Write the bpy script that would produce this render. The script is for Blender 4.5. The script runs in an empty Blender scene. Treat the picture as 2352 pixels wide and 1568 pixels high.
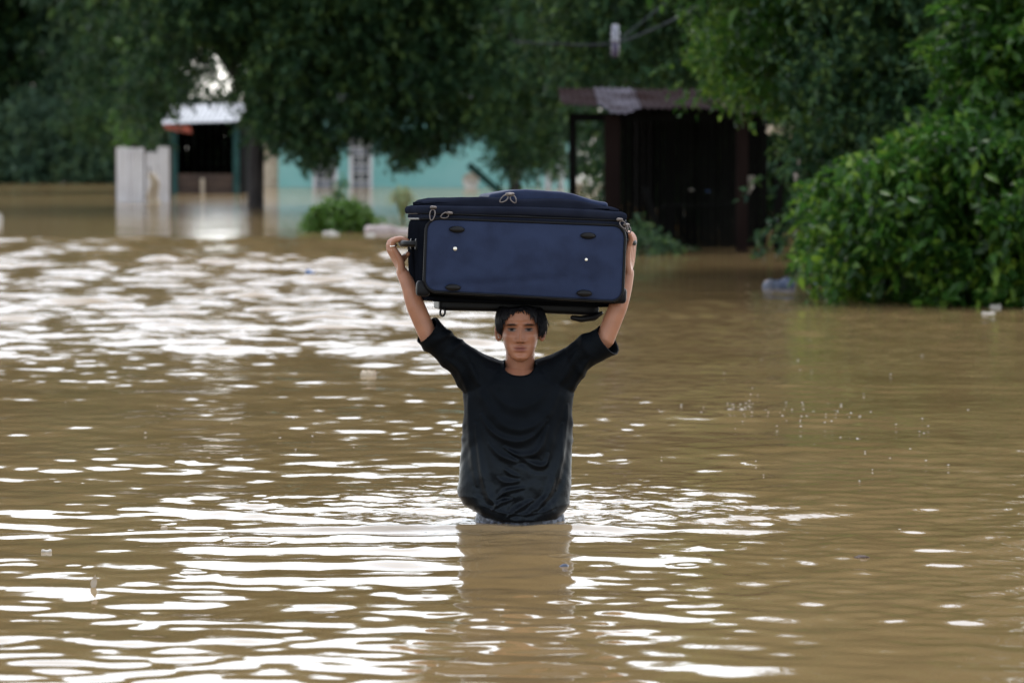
import bpy, bmesh, math
import numpy as np
from mathutils import Vector, Matrix

# ------------------------------------------------------------------ camera, sky, sun, exposure
sc = bpy.context.scene
COL = sc.collection
F = 8820.0            # focal length in pixels of a 2352 x 1568 frame (135 mm on 36 mm)
CX, CY, HY = 1176.0, 784.0, 330.0
CAM_H = 1.395         # above the flood water (z = 0)
D0 = 14.2             # distance of the wading person
TILT = math.atan((CY - HY) / F)

cam = bpy.data.cameras.new('camera')
cam.lens = 135.0; cam.sensor_width = 36.0; cam.clip_end = 2000; cam.clip_start = 0.1
cam.dof.use_dof = True; cam.dof.focus_distance = D0 - 0.12; cam.dof.aperture_fstop = 4.6
camo = bpy.data.objects.new('camera', cam); COL.objects.link(camo)
camo.location = (0, 0, CAM_H); camo.rotation_euler = (math.pi / 2 - TILT, 0, 0)
sc.camera = camo

SUN_EL, SUN_AZ = math.radians(60), math.radians(25)   # bright cloud high beyond the trees: the scene is lit from behind
w = bpy.data.worlds.new('World'); sc.world = w; w.use_nodes = True
nt = w.node_tree; nt.nodes.clear()
sky = nt.nodes.new('ShaderNodeTexSky'); sky.sky_type = 'NISHITA'; sky.sun_disc = False
sky.sun_elevation = SUN_EL; sky.sun_rotation = SUN_AZ; sky.dust_density = 0.8; sky.air_density = 1.0
hs = nt.nodes.new('ShaderNodeHueSaturation'); hs.inputs['Saturation'].default_value = 0.32
bg = nt.nodes.new('ShaderNodeBackground'); bg.inputs['Strength'].default_value = 0.15
wo = nt.nodes.new('ShaderNodeOutputWorld')
nt.links.new(sky.outputs[0], hs.inputs['Color']); nt.links.new(hs.outputs[0], bg.inputs['Color'])
nt.links.new(bg.outputs[0], wo.inputs['Surface'])

sun = bpy.data.lights.new('sun', 'SUN'); sun.energy = 0.5; sun.angle = math.radians(25); sun.color = (1, 0.97, 0.93)
suno = bpy.data.objects.new('sun', sun); COL.objects.link(suno)
sd = Vector((math.sin(SUN_AZ) * math.cos(SUN_EL), math.cos(SUN_AZ) * math.cos(SUN_EL), math.sin(SUN_EL)))
suno.rotation_euler = sd.to_track_quat('Z', 'Y').to_euler()

sc.view_settings.view_transform = 'Standard'; sc.view_settings.look = 'None'
sc.view_settings.exposure = 1.62; sc.view_settings.gamma = 1.0
sc.render.engine = 'CYCLES'
sc.cycles.max_bounces = 6; sc.cycles.diffuse_bounces = 3; sc.cycles.glossy_bounces = 3
sc.cycles.transmission_bounces = 3; sc.cycles.transparent_max_bounces = 4
sc.cycles.use_denoising = True; sc.cycles.caustics_reflective = False; sc.cycles.caustics_refractive = False

# ------------------------------------------------------------------ helpers
def P(px, py, D):
    """world point at distance D (along y) behind a pixel of the 2352-wide frame"""
    rx, uy = (px - CX) / F, (CY - py) / F
    c, s = math.cos(TILT), math.sin(TILT)
    dy = c + uy * s; dz = -s + uy * c
    t = D / dy
    return Vector((rx * t, D, CAM_H + dz * t))

def onwater(px, py):
    """point of the flat water under a pixel"""
    rx, uy = (px - CX) / F, (CY - py) / F
    c, s = math.cos(TILT), math.sin(TILT)
    dy = c + uy * s; dz = -s + uy * c
    t = -CAM_H / dz
    return Vector((rx * t, dy * t, 0.0))

class MB:
    def __init__(self): self.v = []; self.f = []; self.n = 0
    def add(self, v, f):
        v = [tuple(p) for p in v]
        self.f += [tuple(i + self.n for i in q) for q in f]
        self.v += v; self.n += len(v); return self

def newobj(name, me, mat=None, parent=None, smooth=True):
    o = bpy.data.objects.new(name, me); COL.objects.link(o)
    if mat is not None: me.materials.append(mat)
    if parent is not None: o.parent = parent
    if smooth: me.polygons.foreach_set('use_smooth', [True] * len(me.polygons))
    return o

def obj(name, mb, mat=None, parent=None, smooth=True):
    me = bpy.data.meshes.new(name); me.from_pydata(mb.v, [], mb.f); me.update()
    return newobj(name, me, mat, parent, smooth)

def quads_obj(name, V, nper, mat, parent=None):
    """V: (n*nper,3) numpy, consecutive nper verts make a face"""
    me = bpy.data.meshes.new(name); n = len(V) // nper
    me.vertices.add(len(V)); me.vertices.foreach_set('co', np.ascontiguousarray(V, dtype=np.float32).ravel())
    me.loops.add(len(V)); me.loops.foreach_set('vertex_index', np.arange(len(V), dtype=np.int32))
    me.polygons.add(n); me.polygons.foreach_set('loop_start', np.arange(n, dtype=np.int32) * nper)
    me.update(calc_edges=True)
    return newobj(name, me, mat, parent, False)

def tag(o, label, cat, group=None, kind=None):
    if label: o['label'] = label
    if cat: o['category'] = cat
    if group: o['group'] = group
    if kind: o['kind'] = kind
    return o

def empty(name, loc, label=None, cat=None, group=None, rz=0.0):
    o = bpy.data.objects.new(name, None); COL.objects.link(o); o.location = loc; o.rotation_euler = (0, 0, rz)
    o.empty_display_size = 0.2
    return tag(o, label, cat, group)

def tube(pts, rad, seg=10, cap=True, squash=None):
    """tapered tube through pts; squash=(axis vector, factor) flattens the section along that axis"""
    pts = [Vector(p) for p in pts]; n = len(pts)
    if not hasattr(rad, '__len__'): rad = [rad] * n
    T = [(pts[min(i + 1, n - 1)] - pts[max(i - 1, 0)]).normalized() for i in range(n)]
    a = Vector((0, 0, 1)) if abs(T[0].z) < 0.9 else Vector((0, 1, 0))
    N = T[0].cross(a).normalized(); V = []; Fs = []
    for i in range(n):
        N = (N - T[i] * N.dot(T[i])).normalized(); B = T[i].cross(N)
        for k in range(seg):
            t = 2 * math.pi * k / seg
            d = (N * math.cos(t) + B * math.sin(t)) * rad[i]
            if squash: ax = squash[0]; d -= ax * d.dot(ax) * (1 - squash[1])
            V.append(pts[i] + d)
    for i in range(n - 1):
        for k in range(seg):
            k2 = (k + 1) % seg
            Fs.append((i * seg + k, i * seg + k2, (i + 1) * seg + k2, (i + 1) * seg + k))
    if cap:
        Fs.append(tuple(range(seg))[::-1]); Fs.append(tuple((n - 1) * seg + k for k in range(seg)))
    return V, Fs

def capsule(pts, rad, seg=12):
    """tube with rounded ends, through pts (smoothed)"""
    pts = [Vector(p) for p in pts]
    if not hasattr(rad, '__len__'): rad = [rad] * len(pts)
    d0 = (pts[0] - pts[1]).normalized(); d1 = (pts[-1] - pts[-2]).normalized()
    q = []; r = []
    for t in (1.0, 0.85, 0.5):
        q.append(pts[0] + d0 * rad[0] * t); r.append(max(rad[0] * math.sqrt(max(0, 1 - t * t)), rad[0] * .05))
    q += pts; r += list(rad)
    for t in (0.5, 0.85, 1.0):
        q.append(pts[-1] + d1 * rad[-1] * t); r.append(max(rad[-1] * math.sqrt(max(0, 1 - t * t)), rad[-1] * .05))
    return tube(q, r, seg)

def smooth_pts(pts, rad, k=4):
    """Catmull-Rom resample"""
    pts = [Vector(p) for p in pts]; n = len(pts); q = []; r = []
    for i in range(n - 1):
        p0, p1, p2, p3 = pts[max(i - 1, 0)], pts[i], pts[i + 1], pts[min(i + 2, n - 1)]
        for j in range(k):
            t = j / k
            q.append(0.5 * ((2 * p1) + (p2 - p0) * t + (2 * p0 - 5 * p1 + 4 * p2 - p3) * t * t + (3 * p1 - p0 - 3 * p2 + p3) * t ** 3))
            r.append(rad[i] + (rad[i + 1] - rad[i]) * t)
    q.append(pts[-1]); r.append(rad[-1]); return q, r

def rbox(sx, sy, sz, r, n=10, fn=None):
    """rounded box centred on the origin, dense enough to displace with fn(V)->V"""
    mb = MB(); s = np.array([sx, sy, sz]) / 2
    g = np.linspace(-1, 1, n + 1)
    g = np.sign(g) * (1 - (1 - np.abs(g)) ** 1.5)
    V = []; Fs = []; base = 0
    for ax in range(3):
        for sg in (-1, 1):
            u, v = (ax + 1) % 3, (ax + 2) % 3
            for i in range(n + 1):
                for j in range(n + 1):
                    p = np.zeros(3); p[ax] = sg; p[u] = g[i]; p[v] = g[j]; V.append(p * s)
            for i in range(n):
                for j in range(n):
                    q = (base + i * (n + 1) + j, base + (i + 1) * (n + 1) + j, base + (i + 1) * (n + 1) + j + 1, base + i * (n + 1) + j + 1)
                    Fs.append(q if sg > 0 else q[::-1])
            base += (n + 1) ** 2
    V = np.array(V); inner = np.clip(V, -(s - r), s - r); d = V - inner
    L = np.linalg.norm(d, axis=1, keepdims=True); V = inner + d / np.maximum(L, 1e-9) * r
    if fn is not None: V = fn(V)
    # weld
    key = np.round(V, 5); uq, idx, inv = np.unique(key, axis=0, return_index=True, return_inverse=True)
    inv = inv.ravel()
    mb.add([tuple(V[i]) for i in idx], [f for f in ([int(inv[k]) for k in q] for q in Fs) if len(set(f)) == 4])
    return mb

def box(cx, cy, cz, sx, sy, sz):
    x0, x1, y0, y1, z0, z1 = cx - sx / 2, cx + sx / 2, cy - sy / 2, cy + sy / 2, cz - sz / 2, cz + sz / 2
    return ([(x0, y0, z0), (x1, y0, z0), (x1, y1, z0), (x0, y1, z0), (x0, y0, z1), (x1, y0, z1), (x1, y1, z1), (x0, y1, z1)],
            [(0, 3, 2, 1), (4, 5, 6, 7), (0, 1, 5, 4), (1, 2, 6, 5), (2, 3, 7, 6), (3, 0, 4, 7)])

def remesh(mb, voxel, smooth_it=2):
    me = bpy.data.meshes.new('tmp'); me.from_pydata(mb.v, [], mb.f); me.update()
    o = bpy.data.objects.new('tmp', me); COL.objects.link(o)
    m = o.modifiers.new('r', 'REMESH'); m.mode = 'VOXEL'; m.voxel_size = voxel; m.use_smooth_shade = True
    if smooth_it:
        s = o.modifiers.new('s', 'SMOOTH'); s.factor = 0.5; s.iterations = smooth_it
    dg = bpy.context.evaluated_depsgraph_get(); dg.update()
    out = bpy.data.meshes.new_from_object(o.evaluated_get(dg))
    bpy.data.objects.remove(o); bpy.data.meshes.remove(me)
    return out

def getv(me):
    a = np.empty(len(me.vertices) * 3, dtype=np.float32); me.vertices.foreach_get('co', a); return a.reshape(-1, 3).astype(np.float64)
def setv(me, V):
    me.vertices.foreach_set('co', np.ascontiguousarray(V, dtype=np.float32).ravel()); me.update()
def getn(me):
    a = np.empty(len(me.vertices) * 3, dtype=np.float32); me.vertices.foreach_get('normal', a); return a.reshape(-1, 3).astype(np.float64)
def setcol(me, name, C):
    at = me.color_attributes.new(name, 'FLOAT_COLOR', 'POINT')
    c4 = np.ones((len(me.vertices), 4), dtype=np.float32); c4[:, :3] = C; at.data.foreach_set('color', c4.ravel())
def setfloat(me, name, A):
    at = me.attributes.new(name, 'FLOAT', 'POINT'); at.data.foreach_set('value', np.ascontiguousarray(A, dtype=np.float32))

# ------------------------------------------------------------------ materials
def mat(name, base, rough=0.6, base2=None, scale=6.0, detail=4.0, bump=0.0, bscale=None, spec=0.5, metal=0.0, stretch=None, coat=0.0, sheen=0.0, lo=0.35, hi=0.65):
    m = bpy.data.materials.new(name); m.use_nodes = True; t = m.node_tree; b = t.nodes['Principled BSDF']
    b.inputs['Roughness'].default_value = rough; b.inputs['Metallic'].default_value = metal
    b.inputs['Specular IOR Level'].default_value = spec
    if coat: b.inputs['Coat Weight'].default_value = coat
    if sheen: b.inputs['Sheen Weight'].default_value = sheen
    tc = t.nodes.new('ShaderNodeTexCoord'); src = tc.outputs['Object']
    if stretch:
        mp = t.nodes.new('ShaderNodeMapping'); mp.inputs['Scale'].default_value = stretch
        t.links.new(src, mp.inputs[0]); src = mp.outputs[0]
    if base2 is None: base2 = tuple(c * 0.75 for c in base)
    nz = t.nodes.new('ShaderNodeTexNoise'); nz.inputs['Scale'].default_value = scale; nz.inputs['Detail'].default_value = detail
    t.links.new(src, nz.inputs['Vector'])
    cr = t.nodes.new('ShaderNodeValToRGB'); cr.color_ramp.elements[0].position = lo; cr.color_ramp.elements[1].position = hi
    cr.color_ramp.elements[0].color = (*base2, 1); cr.color_ramp.elements[1].color = (*base, 1)
    t.links.new(nz.outputs['Fac'], cr.inputs[0]); t.links.new(cr.outputs[0], b.inputs['Base Color'])
    if bump:
        n2 = t.nodes.new('ShaderNodeTexNoise'); n2.inputs['Scale'].default_value = bscale or scale * 4; n2.inputs['Detail'].default_value = 3
        t.links.new(src, n2.inputs['Vector'])
        bp = t.nodes.new('ShaderNodeBump'); bp.inputs['Strength'].default_value = 1.0; bp.inputs['Distance'].default_value = bump
        t.links.new(n2.outputs['Fac'], bp.inputs['Height']); t.links.new(bp.outputs[0], b.inputs['Normal'])
    return m

def leafmat(name, c1, c2, c3=None, rough=0.45, trans=0.25, spec=0.5, single=False):
    """leaf green varies leaf by leaf and clump by clump"""
    m = bpy.data.materials.new(name); m.use_nodes = True; t = m.node_tree; b = t.nodes['Principled BSDF']; out = t.nodes['Material Output']
    g = t.nodes.new('ShaderNodeNewGeometry')
    tc = t.nodes.new('ShaderNodeTexCoord'); nz = t.nodes.new('ShaderNodeTexNoise'); nz.inputs['Scale'].default_value = 0.9; nz.inputs['Detail'].default_value = 2
    t.links.new(tc.outputs['Object'], nz.inputs['Vector'])
    mx = t.nodes.new('ShaderNodeMath'); mx.operation = 'MULTIPLY_ADD'; mx.inputs[1].default_value = 0.5
    oi = t.nodes.new('ShaderNodeObjectInfo')
    t.links.new(oi.outputs['Random'] if single else g.outputs['Random Per Island'], mx.inputs[0])
    m2 = t.nodes.new('ShaderNodeMath'); m2.operation = 'MULTIPLY'; m2.inputs[1].default_value = 0.6
    t.links.new(nz.outputs['Fac'], m2.inputs[0]); t.links.new(m2.outputs[0], mx.inputs[2])
    cr = t.nodes.new('ShaderNodeValToRGB'); e = cr.color_ramp.elements
    e[0].position = 0.2; e[0].color = (*c1, 1); e[1].position = 0.62; e[1].color = (*c2, 1)
    if c3: k = e.new(0.82); k.color = (*c3, 1)
    t.links.new(mx.outputs[0], cr.inputs[0]); t.links.new(cr.outputs[0], b.inputs['Base Color'])
    b.inputs['Roughness'].default_value = rough; b.inputs['Specular IOR Level'].default_value = spec
    tr = t.nodes.new('ShaderNodeBsdfTranslucent'); t.links.new(cr.outputs[0], tr.inputs['Color'])
    ms = t.nodes.new('ShaderNodeMixShader'); ms.inputs[0].default_value = trans
    t.links.new(b.outputs[0], ms.inputs[1]); t.links.new(tr.outputs[0], ms.inputs[2]); t.links.new(ms.outputs[0], out.inputs['Surface'])
    return m

M = {}
M['leaf_dark'] = leafmat('leaf_dark', (0.01134, 0.0324, 0.01782), (0.0324, 0.07776, 0.0324), (0.0972, 0.162, 0.0405), spec=0.15)
M['leaf_far'] = leafmat('leaf_far', (0.013, 0.0338, 0.0208), (0.039, 0.078, 0.0416), (0.091, 0.143, 0.0585), spec=0.15)
M['leaf_grey'] = leafmat('leaf_grey', (0.0208, 0.052, 0.0338), (0.0585, 0.1105, 0.065), (0.117, 0.182, 0.078), spec=0.2)
M['leaf_bright'] = leafmat('leaf_bright', (0.009, 0.032, 0.009), (0.046, 0.130, 0.017), (0.16, 0.26, 0.03), rough=0.32, trans=0.5, spec=0.3)
M['leaf_single'] = leafmat('leaf_single', (0.009, 0.032, 0.009), (0.046, 0.130, 0.017), (0.16, 0.26, 0.03), rough=0.32, trans=0.5, spec=0.3, single=True)
M['leaf_lime'] = leafmat('leaf_lime', (0.0403, 0.1048, 0.01209), (0.0806, 0.1854, 0.02418), (0.1451, 0.2418, 0.04836), trans=0.35)
M['leaf_pale'] = leafmat('leaf_pale', (0.169, 0.2366, 0.0845), (0.2704, 0.338, 0.169), (0.338, 0.2535, 0.0676), trans=0.35)
M['leaf_orange'] = leafmat('leaf_orange', (0.042, 0.07, 0.014), (0.21, 0.098, 0.014), (0.315, 0.098, 0.014), trans=0.3)
M['bark'] = mat('bark', (0.035, 0.0294, 0.028), 0.9, (0.0154, 0.0126, 0.0126), 8, 5, 0.02, 14, stretch=(1, 1, 0.25))
M['mud_bed'] = mat('mud_bed', (0.16, 0.10, 0.05), 0.9, (0.10, 0.07, 0.035), 0.4)
M['teal_wall'] = mat('teal_wall', (0.2194, 0.4631, 0.442), 0.75, (0.1638, 0.4095, 0.3861), 0.8, 5, 0.003, 30)
M['teal_post'] = mat('teal_post', (0.020, 0.066, 0.062), 0.8, (0.013, 0.045, 0.043), 3, spec=.2)
M['white_paint'] = mat('white_paint', (0.6552, 0.6552, 0.6552), 0.6, (0.5278, 0.5278, 0.546), 2)
M['window_dark'] = mat('window_dark', (0.05, 0.06, 0.07), 0.15, (0.03, 0.035, 0.04), 3)
M['louvre'] = mat('louvre', (0.252, 0.2688, 0.3024), 0.4, (0.168, 0.1848, 0.2184), 3)
M['zinc'] = mat('zinc', (0.4125, 0.4275, 0.45), 0.5, (0.27, 0.2775, 0.2925), 1.3, 5, 0.002, 20, metal=0.1)
M['white_sheet'] = mat('white_sheet', (0.80, 0.80, 0.84), 0.6, (0.66, 0.65, 0.68), 1.2, 5)
M['rust_roof_shaded'] = mat('rust_roof_shaded', (0.036, 0.029, 0.031), 0.8, (0.018, 0.011, 0.010), 1.8, 6, 0.004, 12, spec=0.0)  # rust, with the shade of overhead trees darkened into its colour
M['rust_red'] = mat('rust_red', (0.27, 0.06, 0.03375), 0.8, (0.165, 0.0375, 0.0225), 3)
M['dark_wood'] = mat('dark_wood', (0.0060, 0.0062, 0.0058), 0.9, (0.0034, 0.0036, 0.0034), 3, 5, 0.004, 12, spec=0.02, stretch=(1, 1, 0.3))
M['brown_wood'] = mat('brown_wood', (0.07, 0.0434, 0.0294), 0.85, (0.035, 0.021, 0.0154), 3, 5, 0.004, 12, stretch=(0.3, 1, 1))
M['red_wood'] = mat('red_wood', (0.0135, 0.0088, 0.0080), 0.9, (0.0075, 0.0052, 0.0050), 3, 5, 0.004, 12, spec=0.02, stretch=(1, 1, 0.3))
M['tan_cloth'] = mat('tan_cloth', (0.4744, 0.4054, 0.3105), 0.9, (0.3622, 0.2932, 0.2156), 4, 4, 0.01, 10)
M['pale_plastic'] = mat('pale_plastic', (0.45, 0.432, 0.387), 0.5, (0.324, 0.297, 0.252), 5)
M['pink_plastic'] = mat('pink_plastic', (0.49, 0.42, 0.406), 0.5, (0.385, 0.315, 0.308), 5)
M['blue_plastic'] = mat('blue_plastic', (0.021, 0.112, 0.294), 0.3, (0.014, 0.063, 0.196), 6)
M['sky_plastic'] = mat('sky_plastic', (0.056, 0.266, 0.525), 0.25, (0.035, 0.182, 0.42), 6)
M['grey_plastic'] = mat('grey_plastic', (0.055, 0.075, 0.13), 0.4, (0.04, 0.05, 0.08), 6)
M['teal_plastic'] = mat('teal_plastic', (0.05, 0.30, 0.28), 0.35, (0.03, 0.2, 0.2), 6)
M['cable'] = mat('cable', (0.045, 0.05, 0.055), 0.6, (0.03, 0.034, 0.04), 5, spec=0.0)
M['porcelain'] = mat('porcelain', (0.25, 0.26, 0.32), 0.4, (0.18, 0.19, 0.24), 5)
M['purple_cap'] = mat('purple_cap', (0.04, 0.03, 0.08), 0.4, (0.025, 0.02, 0.05), 5)
M['dry_leaf'] = mat('dry_leaf', (0.45, 0.40, 0.33), 0.6, (0.3, 0.24, 0.17), 20)

# ------------------------------------------------------------------ ground under the flood and the water itself
rng = np.random.default_rng(7)
g = MB(); g.add([(-260, -30, -0.86), (260, -30, -0.86), (260, 520, -0.86), (-260, 520, -0.86)], [(0, 1, 2, 3)])
tag(obj('ground', g, M['mud_bed'], None, False), None, None, kind='structure')

def smooth01(x, a, b):
    t = np.clip((x - a) / (b - a), 0, 1); return t * t * (3 - 2 * t)

def sines(X, Y, comps):
    H = np.zeros_like(X)
    for (lam, ang, ph, slope) in comps:
        k = 2 * math.pi / lam
        H += slope / k * np.sin(k * (X * math.sin(ang) + Y * math.cos(ang)) + ph)
    return H

def wave_set(n, l0, l1, spread, slope, seed):
    r = np.random.default_rng(seed); out = []
    for i in range(n):
        lam = l0 * (l1 / l0) ** r.random()
        out.append((lam, r.normal(0, spread) if spread < 1.5 else r.uniform(-math.pi, math.pi), r.random() * 6.283, slope * math.sqrt(2.0 / n)))
    return out

def vnoise(X, Y, scale, seed):
    """smooth value noise, 0..1"""
    r = np.random.default_rng(seed); T = r.random((128, 128))
    x = X * scale; y = Y * scale; xi = np.floor(x).astype(int); yi = np.floor(y).astype(int)
    fx = x - xi; fy = y - yi; fx = fx * fx * (3 - 2 * fx); fy = fy * fy * (3 - 2 * fy)
    a = T[xi % 128, yi % 128]; b = T[(xi + 1) % 128, yi % 128]; c = T[xi % 128, (yi + 1) % 128]; d = T[(xi + 1) % 128, (yi + 1) % 128]
    return (a * (1 - fx) + b * fx) * (1 - fy) + (c * (1 - fx) + d * fx) * fy

def build_water():
    h = CAM_H * 3840
    d_near = np.linspace(-20, 6.5, 12)[:-1]
    d_mid = h / np.concatenate([np.arange(h / 6.5, h / 22.0, -0.66), np.arange(h / 22.0, h / 62.0, -0.36)])
    d_far = np.geomspace(62.5, 400, 70)
    D = np.concatenate([d_near, d_mid, d_far])
    u = np.concatenate([-np.geomspace(2.2, 0.2, 12)[:-1], np.linspace(-0.2, 0.2, 560), np.geomspace(0.2, 2.2, 12)[1:]])
    Dm, U = np.meshgrid(D, u, indexing='ij')
    X = U * (np.maximum(Dm, 0) + 1.0) + 0.0 * Dm
    X = np.where(Dm < 6.5, U * 7.5, X)
    Y = Dm
    # long smooth ripples
    near = smooth01(Y, 6.6, 8.0) * (1 - smooth01(Y, 30, 60))
    H = sines(X, Y, wave_set(24, 0.22, 0.48, 2.0, 0.025, 1)) * (0.35 + 1.3 * vnoise(X, Y, 0.3, 5))
    H += sines(X, Y, wave_set(16, 0.28, 0.52, 0.7, 0.021, 4)) * (0.4 + 1.2 * vnoise(X, Y, 0.35, 55))
    H += sines(X, Y, wave_set(22, 0.12, 0.24, 2.0, 0.029, 2)) * (0.2 + 1.4 * vnoise(X, Y, 0.7, 6))
    H += sines(X, Y, wave_set(8, 1.4, 3.0, 0.5, 0.010, 3))
    # the wake the wading person pushes: bow wave arcs spreading to both sides
    px, py = 0.03, D0
    dx, dy = X - px, Y - (py - 0.16)
    r = np.sqrt((dx * 0.62) ** 2 + dy ** 2)
    sweep = dy + 0.10 * np.abs(dx)                                  # arcs bend back at the sides
    side = np.exp(-(dx / 1.5) ** 2)
    for k, (off, amp, wd) in enumerate([(-0.14, 0.016, 0.07), (-0.42, 0.009, 0.12), (-0.80, 0.008, 0.14), (-1.2, 0.007, 0.15), (-1.65, 0.006, 0.17)]):
        H += amp * np.exp(-((sweep - off + 0.05 * np.sin(dx * 2.3 + k)) / wd) ** 2) * side * (0.6 + 0.8 * vnoise(X, Y, 1.3, 40 + k))
    # V arms
    for sg in (-1, 1):
        arm = (dy - 0.35 + 0.0 * dx) - 0.55 * sg * dx
        H += 0.010 * np.exp(-((arm + 0.55) / 0.09) ** 2) * smooth01(sg * dx, 0.15, 0.5) * (1 - smooth01(sg * dx, 1.0, 2.0))
    # rain drop rings
    rr = np.random.default_rng(33)
    for k in range(46):
        q = onwater(rr.uniform(0, 2352), rr.uniform(880, 1330)); r0 = rr.uniform(0.02, 0.10)
        d = np.hypot(X - q.x, Y - q.y); H += 0.0028 * np.exp(-((d - r0) / 0.016) ** 2)
    H *= near
    # wind-ruffled and churned zones
    zone = (1 - smooth01(Y + 2.0 * (vnoise(X, Y, 0.25, 9) - 0.5), 55.5, 58.5)) * smooth01(Y, 19, 31)
    xl = X / np.maximum(Y, 1) * F + CX
    zone = zone * (1 - smooth01(xl + 260 * (vnoise(X, Y, 0.22, 10) - 0.5), 900, 1500))
    wake = np.exp(-((dx - 0.02) / 0.75) ** 2) * np.exp(-(((dy - 0.8)) / 1.1) ** 2)
    wake = np.maximum(wake, 0.8 * np.exp(-((dx - 0.75) / 0.55) ** 2 - ((dy - 0.55) / 0.5) ** 2))
    wake = np.maximum(wake, np.exp(-((dx) / 0.55) ** 4 - ((dy - 0.1) / 0.33) ** 4))
    H += sines(X, Y, wave_set(24, 0.6, 1.5, 0.7, 0.13, 14)) * zone * (0.6 + 0.8 * vnoise(X, Y, 0.5, 15))
    H += sines(X, Y, wave_set(18, 0.34, 0.58, 0.9, 0.06, 19)) * zone * (0.3 + 1.0 * vnoise(X, Y, 0.8, 20))
    H += sines(X, Y, wave_set(16, 2.2, 4.5, 0.7, 0.010, 18)) * smooth01(Y, 50, 60)
    H += sines(X, Y, wave_set(22, 0.11, 0.24, 0.9, 0.11, 16)) * wake * (0.4 + 0.9 * vnoise(X, Y, 3.0, 17))
    n0, n1 = X.shape
    V = np.stack([X, Y, H], -1).reshape(-1, 3)
    idx = np.arange(n0 * n1).reshape(n0, n1)
    Q = np.stack([idx[:-1, :-1], idx[:-1, 1:], idx[1:, 1:], idx[1:, :-1]], -1).reshape(-1)
    me = bpy.data.meshes.new('water'); me.vertices.add(len(V)); me.vertices.foreach_set('co', V.astype(np.float32).ravel())
    n = len(Q) // 4; me.loops.add(len(Q)); me.loops.foreach_set('vertex_index', Q.astype(np.int32))
    me.polygons.add(n); me.polygons.foreach_set('loop_start', np.arange(n, dtype=np.int32) * 4); me.update(calc_edges=True)
    setfloat(me, 'calm', smooth01(Y, 54, 60).ravel()); setfloat(me, 'ruffle', zone.ravel()); setfloat(me, 'wake', wake.ravel()); setfloat(me, 'churn', (np.exp(-(dx / 0.62) ** 2 - ((dy - 0.12) / 0.34) ** 2) * (0.5 + vnoise(X, Y, 6, 61))).ravel())
    m = bpy.data.materials.new('muddy_water'); m.use_nodes = True; t = m.node_tree; b = t.nodes['Principled BSDF']
    b.inputs['Roughness'].default_value = 0.03; b.inputs['IOR'].default_value = 1.333
    L = t.links.new; N = t.nodes.new
    tc = N('ShaderNodeTexCoord')
    nz = N('ShaderNodeTexNoise'); nz.inputs['Scale'].default_value = 0.7; nz.inputs['Detail'].default_value = 4; L(tc.outputs['Object'], nz.inputs['Vector'])
    cr = N('ShaderNodeValToRGB'); cr.color_ramp.elements[0].position = 0.3; cr.color_ramp.elements[1].position = 0.7
    cr.color_ramp.elements[0].color = (0.185, 0.123, 0.052, 1); cr.color_ramp.elements[1].color = (0.225, 0.153, 0.070, 1)
    L(nz.outputs['Fac'], cr.inputs[0])
    wk = N('ShaderNodeAttribute'); wk.attribute_name = 'wake'; rf = N('ShaderNodeAttribute'); rf.attribute_name = 'ruffle'; cm = N('ShaderNodeAttribute'); cm.attribute_name = 'calm'
    ch = N('ShaderNodeAttribute'); ch.attribute_name = 'churn'
    n5 = N('ShaderNodeTexNoise'); n5.inputs['Scale'].default_value = 9; n5.inputs['Detail'].default_value = 5; L(tc.outputs['Object'], n5.inputs['Vector'])
    c5 = N('ShaderNodeMath'); c5.operation = 'MULTIPLY'; L(ch.outputs['Fac'], c5.inputs[0]); L(n5.outputs['Fac'], c5.inputs[1])
    mx5 = N('ShaderNodeMix'); mx5.data_type = 'RGBA'; L(c5.outputs[0], mx5.inputs[0]); L(cr.outputs[0], mx5.inputs[6]); mx5.inputs[7].default_value = (0.40, 0.31, 0.21, 1)
    L(mx5.outputs[2], b.inputs['Base Color'])
    def ripple(scale, sy, amp, detail, src=None, const=0.0, rot=0.0):
        mp = N('ShaderNodeMapping'); mp.inputs['Scale'].default_value = (scale, scale * sy, scale); mp.inputs['Rotation'].default_value = (0, 0, rot)
        L(tc.outputs['Object'], mp.inputs[0])
        a = N('ShaderNodeTexNoise'); a.inputs['Scale'].default_value = 1.0; a.inputs['Detail'].default_value = detail; L(mp.outputs[0], a.inputs['Vector'])
        s = N('ShaderNodeMath'); s.operation = 'MULTIPLY'; L(a.outputs['Fac'], s.inputs[0])
        if src is None: s.inputs[1].default_value = amp
        else:
            k = N('ShaderNodeMath'); k.operation = 'MULTIPLY_ADD'; L(src, k.inputs[0]); k.inputs[1].default_value = amp; k.inputs[2].default_value = const
            L(k.outputs[0], s.inputs[1])
        return s.outputs[0]
    parts = [ripple(1.3, 1.6, 0.010, 2, cm.outputs['Fac'], 0.0, 0.3), ripple(4.0, 1.5, 0.008, 2, rf.outputs['Fac'], 0.0020),
             ripple(11, 1.2, 0.007, 2, wk.outputs['Fac'], 0.0004, 0.2), ripple(26, 1.2, 0.0018, 1, wk.outputs['Fac'])]
    acc = parts[0]
    for q in parts[1:]:
        ad = N('ShaderNodeMath'); ad.operation = 'ADD'; L(acc, ad.inputs[0]); L(q, ad.inputs[1]); acc = ad.outputs[0]
    bp = N('ShaderNodeBump'); bp.inputs['Strength'].default_value = 1.0; bp.inputs['Distance'].default_value = 1.0
    L(acc, bp.inputs['Height']); L(bp.outputs[0], b.inputs['Normal'])
    # ripples too small to see so far off act as roughness
    r1 = N('ShaderNodeMath'); r1.operation = 'MULTIPLY_ADD'; L(cm.outputs['Fac'], r1.inputs[0]); r1.inputs[1].default_value = 0.065; r1.inputs[2].default_value = 0.045
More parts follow.
